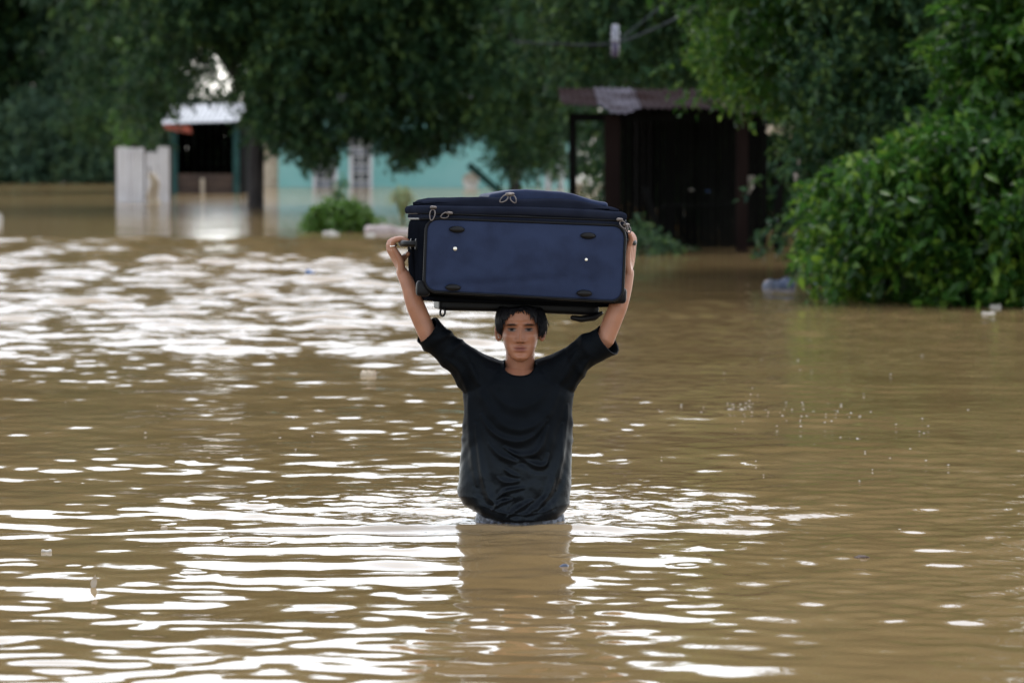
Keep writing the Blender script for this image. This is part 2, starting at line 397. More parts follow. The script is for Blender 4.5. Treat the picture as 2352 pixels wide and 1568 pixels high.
    r2 = N('ShaderNodeMath'); r2.operation = 'MULTIPLY_ADD'; L(rf.outputs['Fac'], r2.inputs[0]); r2.inputs[1].default_value = 0.05; L(r1.outputs[0], r2.inputs[2]); L(r2.outputs[0], b.inputs['Roughness'])
    o = newobj('water', me, m); tag(o, None, None, kind='structure')
build_water()

# ------------------------------------------------------------------ foliage
def unit(a): return a / np.maximum(np.linalg.norm(a, axis=-1, keepdims=True), 1e-9)

def leaf_quads(base, d, L, W, r, fold=0.15):
    """kite-shaped leaves: base points, unit axes"""
    n = len(base); rnd = unit(r.normal(size=(n, 3)) + np.array([0, 0, 1.2])); side = unit(np.cross(d, rnd)); nor = np.cross(side, d)
    L = np.asarray(L).reshape(-1, 1) if hasattr(L, '__len__') else np.full((n, 1), L); L = L * r.uniform(0.7, 1.25, (n, 1)); Wd = L * W
    mid = base + d * L * 0.42
    a = base; b = mid + side * Wd / 2 + nor * L * fold; c = base + d * L - np.array([0, 0, 1]) * L * 0.12; e = mid - side * Wd / 2 + nor * L * fold
    return np.stack([a, b, c, e], 1).reshape(-1, 3)

def sprays(anch, r, twig, nleaf, L, W, droop=0.5, out=None):
    """each anchor carries a drooping twig with leaves on both sides"""
    n = len(anch); d = unit(r.normal(size=(n, 3)) * np.array([1, 1, 0.6]) + (0 if out is None else out) + np.array([0, 0, -droop]))
    tl = twig * r.uniform(0.6, 1.3, (n, 1))
    res = []
    for k in range(nleaf):
        t = (k + 0.5) / nleaf
        p = anch + d * tl * t + np.array([0, 0, -1]) * tl * 0.35 * t * t
        ld = unit(d * 0.6 + r.normal(size=(n, 3)) * 0.75 + np.array([0, 0, -0.25 * droop]))
        res.append(leaf_quads(p, ld, L, W, r))
    return np.concatenate(res)

def interp(xs, ys): return lambda x: np.interp(x, xs, ys)

def Pnp(px, py, D):
    rx, uy = (px - CX) / F, (CY - py) / F; c, s = math.cos(TILT), math.sin(TILT)
    dy = c + uy * s; dz = -s + uy * c; t = D / dy
    return np.stack([rx * t, D * np.ones_like(t), CAM_H + dz * t], -1)

def crown_points(r, x0, x1, bottom, top, D, ds, nclump, per, sig, zlow=None, zpow=1.6):
    """clumped anchors; bottom = pixel y of the crown's lower edge by pixel x, top = crown height in metres by pixel x"""
    px = r.uniform(x0, x1, nclump); d = D + r.uniform(-ds, ds, nclump)
    zb = Pnp(px, bottom(px), d)[:, 2]; zt = np.maximum(top(px), zb + 0.2)
    if zlow is not None: zb = np.maximum(zb, zlow)
    z = zb + sig * 0.7 + (zt - zb) * r.random(nclump) ** zpow
    c = np.stack([(px - CX) / F * d, d, z], -1)
    a = np.repeat(c, per, 0); a = a + r.normal(size=a.shape) * sig * np.array([1, 1, 0.7]) * np.repeat(r.uniform(0.6, 1.3, (nclump, 1)), per, 0)
    return a

def keep_above(a, bottom, jitter, r, x0=-1e9, x1=1e9):
    """drop anchors that hang below the crown's lower edge"""
    px = a[:, 0] / a[:, 1] * F + CX; zb = Pnp(px, bottom(px) + r.normal(0, jitter, len(px)), a[:, 1])[:, 2]
    return a[(a[:, 2] > zb) & (px > x0) & (px < x1)]

def trunk_mesh(base, top, r0, r1, limbs, r, seg=12):
    mb = MB(); base = Vector(base); top = Vector(top); n = 7; pts = []; rad = []
    for i in range(n):
        t = i / (n - 1); p = base.lerp(top, t) + Vector((r.normal() * r0 * .35, r.normal() * r0 * .35, 0)) * (0 if i == 0 else 1)
        pts.append(p); rad.append(r0 + (r1 - r0) * t + (r0 * .5 if i == 0 else 0))
    mb.add(*tube(*smooth_pts(pts, rad, 3), seg))
    for (tx, ty, tz, t0, rr) in limbs:
        s = base.lerp(top, t0); e = Vector((tx, ty, tz)); mid = s.lerp(e, 0.5) + Vector((r.normal() * .15, r.normal() * .15, 0.3))
        mb.add(*tube(*smooth_pts([s, mid, e], [rr, rr * .75, rr * .3], 4), 8))
    return mb

# ---- the big spreading tree whose canopy hangs over the houses
def main_tree():
    r = np.random.default_rng(11); D = 85.0; base = onwater(588, 478); bx = base.x; by = base.y
    root = empty('shade_tree', (0, 0, 0), 'broad dark shade tree with bare trunk standing in the flood beside the hut', 'tree')
    bot = interp([300, 380, 420, 460, 540, 570, 620, 660, 690, 730, 770, 800, 850, 890, 930, 970, 1010, 1060, 1100, 1140, 1180, 1240, 1300],
                 [330, 300, 118, 118, 125, 262, 318, 312, 325, 368, 330, 288, 275, 320, 362, 328, 316, 296, 262, 280, 315, 330, 290])
    top = interp([250, 400, 700, 1000, 1300], [10.6, 11.0, 10.9, 10.2, 9.4])
    a = crown_points(r, 330, 1300, bot, interp([0, 2352], [5.0, 5.0]), by, 4.5, 420, 16, 0.42, zpow=1.0)
    edge_x = r.uniform(560, 1290, 900); d = by + r.uniform(-4, 4, 900)
    e = Pnp(edge_x, bot(edge_x) - 14, d); e = e + r.normal(size=e.shape) * 0.12
    a = keep_above(np.concatenate([a, e]), bot, 9, r)
    thin = (a[:, 0] / a[:, 1] * F + CX > 405) & (a[:, 0] / a[:, 1] * F + CX < 560) & (a[:, 2] < 3.4)
    a = a[~(thin & (r.random(len(a)) < 0.8))]
    gx = r.uniform(390, 580, 300); gy = 105 + 120 * r.random(300) ** 1.5; ge = Pnp(gx, gy, by + r.uniform(-3, 3, 300))
    V = np.concatenate([sprays(a, r, 0.42, 13, 0.16, 0.42, 0.7), sprays(ge, r, 0.34, 8, 0.13, 0.36, 0.9)])
    b = crown_points(r, 300, 1320, interp([0, 2352], [-60, -60]), top, by, 5.5, 400, 9, 0.6, zpow=1.0)
    V2 = sprays(b, r, 0.7, 7, 0.42, 0.5, 0.5)
    quads_obj('crown', np.concatenate([V, V2]), 4, M['leaf_dark'], root)
    limbs = [(bx - 2.5, by - 1, 5.2, .55, .16), (bx + 3.5, by - .5, 4.6, .6, .17), (bx + 1.2, by + 2, 6, .7, .15), (bx + 6, by + .5, 5.4, .8, .15), (bx - 1, by - 2, 6.0, .9, .12)]
    obj('trunk', trunk_mesh((bx, by, -0.9), (bx + 0.25, by, 4.6), 0.185, 0.14, limbs, r), M['bark'], root)
main_tree()

def simple_tree(name, label, px, D, x0, x1, bot, top, ds, ncl, per, sig, L, leaf, seed, trunk_r=0.14, nleaf=11, upper=200, twig=0.4, W=0.45, group=None, trunk_px=None, vis_top=None, jitter=8, zpow=1.0, droop=0.5):
    r = np.random.default_rng(seed); root = empty(name, (0, 0, 0), label, 'tree', group)
    zf = CAM_H + (HY + 20) / F * D + 0.5
    a = crown_points(r, x0, x1, bot, (lambda x: np.minimum(top(x), zf)), D, ds, ncl, per, sig, zlow=0.05, zpow=zpow)
    a = keep_above(a, bot, jitter, r); a = a[a[:, 2] > 0.03]
    Vs = [sprays(a, r, twig, nleaf, L, W, droop)]
    if upper:
        b = crown_points(r, x0, x1, interp([0, 1], [-20, -20]), top, D, ds, upper, 9, sig * 1.5, zpow=1.0)
        tz = top(b[:, 0] / b[:, 1] * F + CX); b = b[b[:, 2] < tz + 0.4]
        Vs.append(sprays(b, r, twig * 1.6, 7, L * 2.4, W, droop))
    quads_obj('crown', np.concatenate(Vs), 4, leaf, root)
    tx = (((trunk_px or px) - CX) / F) * D
    ht = float(top(np.array([px * 1.0]))[0]) * 0.7
    wx = (x1 - x0) / F * D
    limbs = [(tx - wx * .3, D, ht * .8, .4, trunk_r * .6), (tx + wx * .3, D, ht * .85, .5, trunk_r * .6), (tx + wx * .1, D + ds * .5, ht, .6, trunk_r * .5), (tx - wx * .1, D - ds * .5, ht * 1.05, .7, trunk_r * .5)]
    obj('trunk', trunk_mesh((tx, D, -0.9), (tx, D, ht), trunk_r, trunk_r * .6, limbs, r), M['bark'], root)
    return root

C = lambda v: interp([0, 1], [v, v])
# trees at the left behind and beside the hut
simple_tree('tall_tree', 'tall dark dense tree filling the space left of the white sheet fence', 60, 147, -330, 290, interp([-300, 0, 100, 200, 290], [380, 380, 380, 385, 390]), interp([-300, 300], [27.0, 24.0]), 6, 330, 14, .75, .28, M['leaf_dark'], 21, .22, upper=420, twig=.6)
simple_tree('vine_tree', 'dark tree hung with yellow-green vine behind the white sheet fence', 310, 112, 200, 372, interp([190, 260, 290, 330, 400, 450], [330, 350, 345, 320, 300, 250]), interp([190, 380, 430, 460], [10.5, 9.5, 6, 5]), 3, 130, 14, .42, .17, M['leaf_dark'], 22, .16, upper=120)
# bushes at the foot of the left trees
def bush(name, label, x0, x1, ybase, ytop_fn, ds, ncl, per, sig, L, leaf, seed, cat='bush', group=None, twig=.3, nleaf=10, W=.45, droop=.3, stems=5, zpow=0.8, stem_r=.025):
    r = np.random.default_rng(seed); base = onwater((x0 + x1) / 2, ybase); D = base.y
    root = empty(name, (base.x, base.y, 0), label, cat, group)
    px = r.uniform(x0, x1, ncl); d = D + r.uniform(-ds, ds, ncl); zt = Pnp(px, ytop_fn(px), d)[:, 2]
    z = 0.05 + np.maximum(zt - 0.05, 0.02) * r.random(ncl) ** zpow
    c = np.stack([(px - CX) / F * d, d, z], -1); a = np.repeat(c, per, 0); a = a + r.normal(size=a.shape) * sig
    pxa = a[:, 0] / a[:, 1] * F + CX; zta = Pnp(pxa, ytop_fn(pxa), a[:, 1])[:, 2]
    a = a[(a[:, 2] > 0.02) & (a[:, 2] < zta + .06)]
    V = sprays(a, r, twig, nleaf, L, W, droop) - np.array(root.location)
    quads_obj('foliage', V, 4, leaf, root)
    for k in range(stems):
        p = c[r.integers(len(c))] - np.array(root.location); q = Vector((p[0] * .4, p[1] * .4, -0.88))
        obj('stem', MB().add(*tube(*smooth_pts([q, q.lerp(Vector(p), .5) + Vector((r.normal() * .05, 0, 0)), p], [stem_r, stem_r * .8, stem_r * .4], 3), 6)), M['bark'], root)
    return root
bush('feathery_bush', 'feathery grey-green bush at the water line left of the white sheet fence', 10, 262, 419, interp([10, 60, 110, 150, 200, 262], [250, 205, 190, 235, 300, 370]), 3.0, 150, 12, .4, .24, M['leaf_grey'], 31, twig=.45)
bush('low_bush', 'olive bush at the flooded far edge beneath the tall left tree', -120, 70, 418, interp([-120, 0, 40, 70], [230, 240, 300, 380]), 3.0, 90, 12, .4, .24, M['leaf_far'], 32, twig=.45)
# yellow-green vine hanging beside the fence
def vine(label, pts, D, leaf, seed, n=90):
    r = np.random.default_rng(seed); P3 = [P(x, y, D) for x, y in pts]; root = empty('hanging_vine', P3[-1], label, 'vine')
    q, rd = smooth_pts(P3, [.012] * len(P3), 6)
    obj('stem', MB().add(*tube([p - P3[-1] for p in q], .012, 6)), M['bark'], root)
    i = r.integers(0, len(q), n); a = np.array([list(q[k]) for k in i]) + r.normal(size=(n, 3)) * np.array([.14, .1, .12])
    quads_obj('foliage', sprays(a, r, .22, 6, .14, .5, .8) - np.array(P3[-1]), 4, leaf, root)
vine('yellow-green vine hanging straight down in front of the dark left trees', [(300, 90), (292, 190), (282, 280), (286, 372)], 95.5, M['leaf_lime'], 35)

# far wood behind the houses, gap of open sky above the hut
fb = C(424); ft = interp([-500, 380, 415, 440, 545, 575, 600, 2900], [9.0, 8.5, 3.0, 2.75, 2.7, 2.9, 8.0, 8.0])
k = 0
for (x0, x1, s) in [(-420, -60, 1), (-80, 180, 2), (150, 385, 3), (390, 600, 4), (610, 860, 5), (840, 1100, 6), (1080, 1360, 7), (1340, 1700, 8), (1680, 2060, 9)]:
    simple_tree('far_tree', ['tall far tree at the left end of the wood behind the flooded bushes', 'dark far tree in the wood behind the feathery bush', 'far tree in the wood behind the white sheet fence', 'low pale far tree with open sky above it behind the hut roof',
                 'far tree in the wood behind the left part of the teal house', 'far tree in the wood behind the middle of the teal house', 'far tree in the wood behind the right end of the teal house', 'far dark tree in the wood behind the rusty shed', 'far dark tree in the wood behind the right end of the shed'][k],
                (x0 + x1) / 2, 140 + 4 * (s % 3) + (40 if s < 3 else 0), x0, x1, fb, ft, 4, 150 if s != 4 else 90, 12, .6 if s != 4 else .35, .26, M['leaf_far'], 50 + s, .2, upper=100 if s != 4 else 0, twig=.55, group='trees of the far wood')
    k += 1

# ---- trees around the shed and on the right
simple_tree('trunk_tree', 'dark leafy tree reaching down to the water between teal house and rusty shed', 1215, 78, 1120, 1330, interp([1110, 1140, 1160, 1200, 1250, 1290, 1330], [300, 335, 425, 400, 385, 420, 260]), interp([1100, 1350], [9.2, 9.2]), 2.5, 130, 14, .3, .14, M['leaf_dark'], 61, .12, upper=80, trunk_px=1180)
simple_tree('shed_tree', 'dark tall tree rising behind the rusty shed roof', 1480, 60, 1240, 1760, interp([1230, 1300, 1400, 1700, 1760], [225, 200, 215, 215, 220]), interp([1200, 1800], [7.8, 7.6]), 3, 210, 14, .34, .12, M['leaf_dark'], 62, .16, upper=190, twig=.32)
simple_tree('dark_backing_tree', 'deep dark tree standing behind the open rusty shed', 1620, 66, 1400, 2050, C(560), interp([1200, 2100], [6.0, 7.0]), 2.5, 420, 13, .36, .17, M['leaf_dark'], 63, .16, upper=60, twig=.35)
simple_tree('overhanging_tree', 'leafy tree with bright edge overhanging the right end of the rusty shed', 1900, 42, 1640, 2230, interp([1630, 1660, 1700, 1740, 1790, 1850, 1900, 1950, 2000, 2100, 2240], [215, 235, 262, 240, 262, 300, 330, 400, 430, 450, 430]), interp([1640, 1750, 1900, 2300], [5.6, 6.8, 8.2, 8.8]), 2.0, 300, 15, .2, .085, M['leaf_bright'], 64, .13, upper=230, twig=.22, trunk_px=1960)
simple_tree('bank_tree', 'dense dark tree behind the bright green bank shrubs', 2250, 40, 1850, 2700, interp([1800, 1900, 2000, 2060, 2100, 2700], [590, 610, 625, 632, 640, 640]), interp([1800, 2700], [8.4, 8.8]), 1.5, 340, 14, .26, .1, M['leaf_dark'], 65, .16, upper=190, twig=.26)

left_edge = interp([0, 60, 130, 180, 240, 300, 350, 400, 450, 490, 520, 560, 620, 660, 690], [2185, 2190, 2125, 2190, 2185, 2090, 1990, 1900, 1850, 1865, 1825, 1870, 1812, 1880, 1895])
LEAF_MESH = bpy.data.meshes.new('leaf')
LEAF_MESH.from_pydata([(0, 0, 0), (-.17, .22, .05), (0, .25, 0), (.17, .22, .05), (-.21, .52, .04), (0, .55, -.01), (.21, .52, .04), (0, 1.0, -.14), (-.12, .8, 0), (.12, .8, 0), (0, .82, -.06)], [],
                      [(0, 2, 1), (0, 3, 2), (1, 2, 5, 4), (2, 3, 6, 5), (4, 5, 10, 8), (5, 6, 9, 10), (8, 10, 7), (10, 9, 7)])
LEAF_MESH.materials.append(M['leaf_single'])
def right_shrub(name, label, seed, D, ymin, ymax, xmax, ncl, per, leafm, L=.085, ds=.9, nsingle=0):
    r = np.random.default_rng(seed); root = empty(name, (0, 0, 0), label, 'shrub')
    y = r.uniform(ymin, ymax, ncl); xe = left_edge(y); x = xe + 14 + (xmax - xe) * r.random(ncl) ** 1.15
    d = D + r.uniform(-ds, ds, ncl) + np.clip((x - xe) / 500, 0, 1) * -0.8
    a = np.repeat(Pnp(x, y, d), per, 0); a = a + r.normal(size=a.shape) * np.array([.11, .14, .09])
    px = a[:, 0] / a[:, 1] * F + CX; tt = CAM_H - a[:, 2]; py = HY + tt / a[:, 1] * F
    a = a[(px > left_edge(py) + r.normal(0, 9, len(px))) & (a[:, 2] > 0.02)]
    ye = r.uniform(ymin, ymax - 20, 46); ea = Pnp(left_edge(ye) + r.uniform(45, 130, 46), ye, D + r.uniform(-ds, ds * .5, 46)); ea = ea[ea[:, 2] > .15]
    V = np.concatenate([sprays(a, r, .2, 9, L, .5, .35), sprays(ea, r, .42, 13, L * .9, .45, .1, out=np.array([-.9, -.3, .6]))])
    fo = quads_obj('foliage', V, 4, leafm, root); fo['kind'] = 'stuff'
    vis = a[np.argsort(a[:, 1] + r.normal(0, .35, len(a)))][:nsingle * 3]; vis = vis[r.permutation(len(vis))[:nsingle]]
    for p in vis:       # the leaves one can pick out, each its own object sharing one mesh
        d = Vector((r.normal(), -.6 + .5 * r.normal(), -.5 + .5 * r.normal())).normalized(); up = Vector((.4 * r.normal(), -.5 + .3 * r.normal(), 1)).normalized()
        sd_ = d.cross(up).normalized(); nn = sd_.cross(d); lo = bpy.data.objects.new('leaf', LEAF_MESH); COL.objects.link(lo); lo.parent = root
        sc_ = L * r.uniform(.9, 1.5); lo.matrix_local = Matrix.Translation(Vector(p) + Vector((0, -.12, 0))) @ Matrix((sd_, d, nn)).transposed().to_4x4() @ Matrix.Scale(sc_, 4)
    for k in range(7):
        i = r.integers(len(a)); p = a[i]; q = Vector((p[0] + r.normal() * .1, p[1] + .3, -0.88))
        obj('stem', MB().add(*tube(*smooth_pts([q, q.lerp(Vector(p), .5) + Vector((r.normal() * .1, 0, .1)), p], [.03, .022, .01], 3), 6)), M['bark'], root)
    return root
right_shrub('bank_shrub', 'bright green leafy shrub spilling down to the flood on the right bank', 71, 34.6, 300, 700, 2560, 230, 12, M['leaf_bright'], L=.12, ds=1.2, nsingle=280)
right_shrub('climbing_shrub', 'tall bright green climber with drooping sprays above the bank shrub', 72, 35.2, -60, 330, 2560, 130, 12, M['leaf_bright'], L=.125, nsingle=150)

# ------------------------------------------------------------------ buildings
def plate(name, pts, mat_, parent, th=0.02, axis=(0, 1, 0)):
    n = len(pts); a = Vector(axis) * th; V = [Vector(p) for p in pts] + [Vector(p) + a for p in pts]
    Fs = [tuple(range(n)), tuple(range(2 * n - 1, n - 1, -1))] + [(i, i + n, (i + 1) % n + n, (i + 1) % n) for i in range(n)]
    return obj(name, MB().add(V, Fs), mat_, parent, False)

def corrugated(name, x0, x1, y0, z0, y1, z1, mat_, parent, pitch=0.09, amp=0.018, sag=None):
    n = max(8, int((x1 - x0) / pitch * 6)); V = []; Fs = []; m = 5
    for j in range(m):
        t = j / (m - 1)
        for i in range(n + 1):
            x = x0 + (x1 - x0) * i / n; z = z0 + (z1 - z0) * t + amp * math.sin(2 * math.pi * (x - x0) / pitch)
            if sag: z += sag(x, t)
            V.append((x, y0 + (y1 - y0) * t, z))
    for j in range(m - 1):
        for i in range(n):
            a = j * (n + 1) + i; Fs.append((a, a + 1, a + n + 2, a + n + 1))
    k = len(V); V += [(x, y, z - 0.006) for x, y, z in V]; Fs += [tuple(q + k for q in f)[::-1] for f in Fs]
    return obj(name, MB().add(V, Fs), mat_, parent)

def bx(name, cx, cy, cz, sx, sy, sz, m, parent):
    return obj(name, MB().add(*box(cx, cy, cz, sx, sy, sz)), m, parent, False)

def teal_house():
    D = 123.0; o = P(900, 430, D); X = lambda px: (px - CX) / F * D - o.x; Z = lambda py: P(0, py, D).z
    root = empty('house', (o.x, D, 0), 'teal painted house standing in the flood behind the shade tree', 'house')
    x0, x1 = X(640), X(1236); zt = 2.65; wy = 0.0
    wins = [(X(806), X(852), -.1, Z(322)), (X(722), X(772), -.1, Z(372))]
    # wall pieces round the window openings
    xs = [x0, wins[1][0], wins[1][1], wins[0][0], wins[0][1], x1]
    m = MB()
    for i in (0, 2, 4): m.add(*box((xs[i] + xs[i + 1]) / 2, .1, zt / 2 - .43, xs[i + 1] - xs[i], .2, zt + .86))
    for wv in wins:
        m.add(*box((wv[0] + wv[1]) / 2, .1, (wv[3] + zt) / 2, wv[1] - wv[0], .198, zt - wv[3])); m.add(*box((wv[0] + wv[1]) / 2, .1, -.48, wv[1] - wv[0], .198, .76))
    m.add(*box(x0 + .1, 3.1, zt / 2 - .43, .2, 5.8, zt + .85)); m.add(*box(x1 - .1, 3.1, zt / 2 - .43, .2, 5.8, zt + .85)); m.add(*box((x0 + x1) / 2, 6.1, zt / 2 - .43, x1 - x0 - .01, .2, zt + .85))
    obj('wall', m, M['teal_wall'], root, False)
    bx('end_wall', x0 - .27, .3, .6, .52, .2, 3.0, M['tan_cloth'], root)
    for wv in wins:
        wd = bx('window', (wv[0] + wv[1]) / 2, .13, (wv[2] + wv[3]) / 2, wv[1] - wv[0], .02, wv[3] - wv[2], M['window_dark'], root)
        for s in (0, 1): bx('frame', wv[s], -.03, (wv[2] + wv[3]) / 2, .1, .07, wv[3] - wv[2] + .1, M['white_paint'], wd)
        bx('frame', (wv[0] + wv[1]) / 2, -.03, wv[3] + .03, wv[1] - wv[0] - .102, .068, .09, M['white_paint'], wd)
        nz = 6 if wv is wins[0] else 3
        for k in range(nz):
            z = wv[2] + (wv[3] - wv[2]) * (k + .6) / nz
            bx('pane', (wv[0] + wv[1]) / 2, .095, z, wv[1] - wv[0] - .12, .012, (wv[3] - wv[2]) / nz * .62, M['louvre'] if k % 2 == 0 else M['window_dark'], wd)
            bx('bar', (wv[0] + wv[1]) / 2, .06, z + (wv[3] - wv[2]) / nz * .5, wv[1] - wv[0] - .1, .03, .035, M['white_paint'], wd)
        bx('bar', (wv[0] + wv[1]) / 2, .03, (wv[2] + wv[3]) / 2, .03, .025, wv[3] - wv[2], M['white_paint'], wd)
    corrugated('roof', x0 - .3, x1 + .3, -.6, zt + .05, 3.2, zt + 1.0, M['zinc'], root, .2, .03)
    corrugated('roof', x0 - .3, x1 + .3, 6.9, zt + .05, 3.2, zt + 1.004, M['zinc'], root, .2, .03)
    # pale porch with teal posts at the right end
    r2 = empty('porch', (X(1270) + o.x, D - 4, 0), 'pale porch with white wall and teal posts seen past the leafy tree', 'porch')
    px = 1 / F * (D - 4)
    bx('wall', 0, .6, .35, 70 * px, .15, 2.4, M['white_paint'], r2)
    for dx in (-28, 0, 28): bx('post', dx * px, 0, .4, .14, .14, 2.5, M['teal_wall'], r2)
    bx('roof', 0, .4, 1.72, 84 * px, 1.6, .1, M['zinc'], r2)
teal_house()

def hut():
    D = 107.0; X = lambda px: (px - CX) / F * D; Z = lambda py: P(0, py, D).z; cx = X(478)
    root = empty('hut', (cx, D, 0), 'small open hut with pale tin roof, dark inside and brown half wall', 'hut')
    x0, x1 = X(395) - cx, X(553) - cx
    # half wall of planks
    zt = Z(398)
    for k in range(3):
        bx('plank', 0, .02 + .004 * k, zt - .11 - .2 * k, x1 - x0 - .22, .05, .188, M['brown_wood'], root)
    for px_ in (400, 543): bx('post', X(px_) - cx, 0, .55, .2 if px_ == 400 else .16, .16, 2.9, M['teal_post'], root)
    bx('post', X(466) - cx, -.05, -.2, .1, .1, 1.25, M['tan_cloth'], root)
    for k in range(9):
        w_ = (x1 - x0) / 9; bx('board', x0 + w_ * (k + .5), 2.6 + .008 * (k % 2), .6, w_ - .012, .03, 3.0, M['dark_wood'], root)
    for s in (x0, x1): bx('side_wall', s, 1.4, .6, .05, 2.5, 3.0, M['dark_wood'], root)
    corrugated('roof', x0 - .25, x1 + .3, -.55, Z(284), 2.9, Z(262) + .28, M['zinc'], root, .15, .02, sag=lambda x, t: .035 * (x - x0))
    # rusty red fascia sheet at the left corner
    plate('fascia', [(x0 - .2, -.62, Z(286)), (x0 + .58, -.62, Z(290)), (x0 + .62, -.62, Z(307)), (x0 + .25, -.62, Z(303)), (x0 - .1, -.62, Z(297))], M['rust_red'], root, .02)
hut()

def sheet_fence():
    D = 91.5; root = empty('sheet_fence', (P(328, 465, D).x, D, 0), 'white sheet fence with gaps standing in water left of the hut', 'fence'); ox = root.location.x
    X = lambda px: (px - CX) / F * D - ox; Z = lambda py: P(0, py, D).z
    r = np.random.default_rng(5)
    for k, (a, b, yt) in enumerate([(268, 297, 338), (296.5, 331, 339), (335, 361, 350), (361.5, 389, 338)]):
        n = 16; V = []; Fs = []
        for i in range(n + 1):
            x = X(a) + (X(b) - X(a)) * i / n; y = .015 * math.sin(i * 1.6) + .06 * k % .1
            V += [(x, y, -.86), (x, y, Z(yt) + .03 * r.normal() * (i % 3 == 0))]
        Fs = [(2 * i, 2 * i + 2, 2 * i + 3, 2 * i + 1) for i in range(n)]; m = len(V); V += [(x, y + .006, z) for x, y, z in V]; Fs += [tuple(q + m for q in f)[::-1] for f in Fs]
        obj('sheet', MB().add(V, Fs), M['white_sheet'], root)
    for px_ in (268, 332, 390): bx('post', X(px_), .13, .25, .07, .07, 2.2, M['brown_wood'], root)
    bx('rail', X(330), .22, .75, X(390) - X(268), .05, .07, M['brown_wood'], root)
sheet_fence()

def sack():
    p = P(351, 468, 89.5); root = empty('cloth_bundle', (p.x, 89.5, 0), 'tan cloth bundle hung on a leaning stake before the white sheet fence', 'bundle')
    def fn(V):
        V = V.copy(); z = V[:, 2]; V[:, 0] *= .55 + .45 * np.clip((.4 - z) / .7, 0, 1); V[:, 0] += .05 * np.sin(9 * z) - .12 * z; V[:, 1] += .03 * np.sin(14 * V[:, 0] + 6 * z); return V
    mb = rbox(.30, .22, .80, .09, 12, fn); mb.v = [(x + .02, y, z + .32) for x, y, z in mb.v]
    obj('cloth', mb, M['tan_cloth'], root)
    obj('stake', MB().add(*tube([(.05, .05, -.88), (0, .05, .2), (-.08, .05, .85)], [.03, .028, .022], 8)), M['brown_wood'], root)
sack()

def shed():
    D = 49.5; X = lambda px, d=D: (px - CX) / F * d; Z = lambda py, d=D: P(0, py, d).z; cx = X(1500)
    root = empty('shed', (cx, D, 0), 'open shed with sagging rusty corrugated roof and dark inside', 'shed')
    x0, x1 = X(1288) - cx, X(1800) - cx
    zf, zb = Z(248), Z(203, D + 2.6)
    def sag(x, t):
        px = (x + cx) / D * F + CX
        return (np.interp(px, [1288, 1380, 1402, 1440, 1470, 1560, 1660, 1800], [.05, .02, -.075, -.085, 0, -.01, -.03, -.12]) * (1 - t) ** 1.5) - .03 * t * (px - 1300) / 400
    nsh = 6; r = np.random.default_rng(3)
    for k in range(nsh):
        a = x0 + (x1 - x0) * k / nsh; b = x0 + (x1 - x0) * (k + 1) / nsh + .06; dz = .012 * (k % 2)
        corrugated('roof_sheet', a, b, -.25 + r.normal() * .04, zf + dz, 2.6, zb + dz, M['rust_roof_shaded'] if k != 1 else M['zinc_lit'], root, .09, .014, sag)
    # posts, beams
    bx('post', X(1406) - cx, .1, .45, .2, .2, 2.62, M['red_wood'], root)
    bx('post', X(1316) - cx, .2, .45, .1, .1, 2.6, M['dark_wood'], root)
    bx('post', X(1560) - cx, 2.3, .5, .12, .12, 2.75, M['dark_wood'], root)
    bx('post', X(1705) - cx, .1, .42, .15, .15, 2.55, M['red_wood'], root)
    bx('post', X(1790) - cx, .2, .40, .12, .12, 2.5, M['dark_wood'], root)
    bx('beam', (x0 + x1) / 2, .12, zf - .12, x1 - x0 - .2, .08, .1, M['dark_wood'], root)
    obj('brace', MB().add(*tube([(X(1480) - cx, -.1, Z(430)), (X(1518) - cx, -.1, Z(560))], .035, 8)), M['dark_wood'], root)
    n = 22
    for k in range(n):  # added near-black back boards standing in for the open shed's shade
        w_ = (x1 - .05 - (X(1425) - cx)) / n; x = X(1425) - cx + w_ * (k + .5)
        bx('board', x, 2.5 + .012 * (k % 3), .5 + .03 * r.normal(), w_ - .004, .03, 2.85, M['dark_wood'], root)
    bx('shelf', X(1610) - cx, 1.0, Z(474, D + 1), .9, .35, .04, M['dark_wood'], root)
    return cx, D
M['zinc_lit'] = mat('zinc_lit', (0.10, 0.095, 0.115), 0.6, (0.035, 0.03, 0.033), 2.0, 5, 0.003, 14, spec=0.0)  # paler sheet: lit tone of the bent-down flap put into colour
shed_cx, shed_D = shed()

# ------------------------------------------------------------------ things round the shed and in the water
def bottle(name, label, p, L, r, m, cap, rot, cat='bottle'):
    root = empty(name, p, label, cat); root.rotation_euler = rot
    prof = [(0, .0), (.0, .7), (.05, .95), (.12, 1), (.55, 1), (.62, .93), (.68, 1), (.78, .9), (.87, .5), (.92, .36), (.98, .36)]
    obj('body', MB().add(*tube([(0, 0, (z - .5) * L) for z, _ in prof], [max(q, .02) * r for _, q in prof], 14)), m, root)
    obj('cap', MB().add(*tube([(0, 0, .475 * L), (0, 0, .53 * L)], [.43 * r, .41 * r], 12)), cap, root)
    return root
d1 = shed_D + 1.0
zs = P(0, 472, d1).z + 0.02
bottle('bottle', 'teal bottle standing on the shelf inside the dark shed', (P(1588, 460, d1).x, d1, zs + .09), .19, .06, M['teal_plastic'], M['pale_plastic'], (0, 0, 0))
bottle('bottle', 'grey bottle standing on the shelf inside the dark shed', (P(1626, 460, d1).x, d1, zs + .08), .17, .06, M['grey_plastic'], M['blue_plastic'], (0, 0, 0))

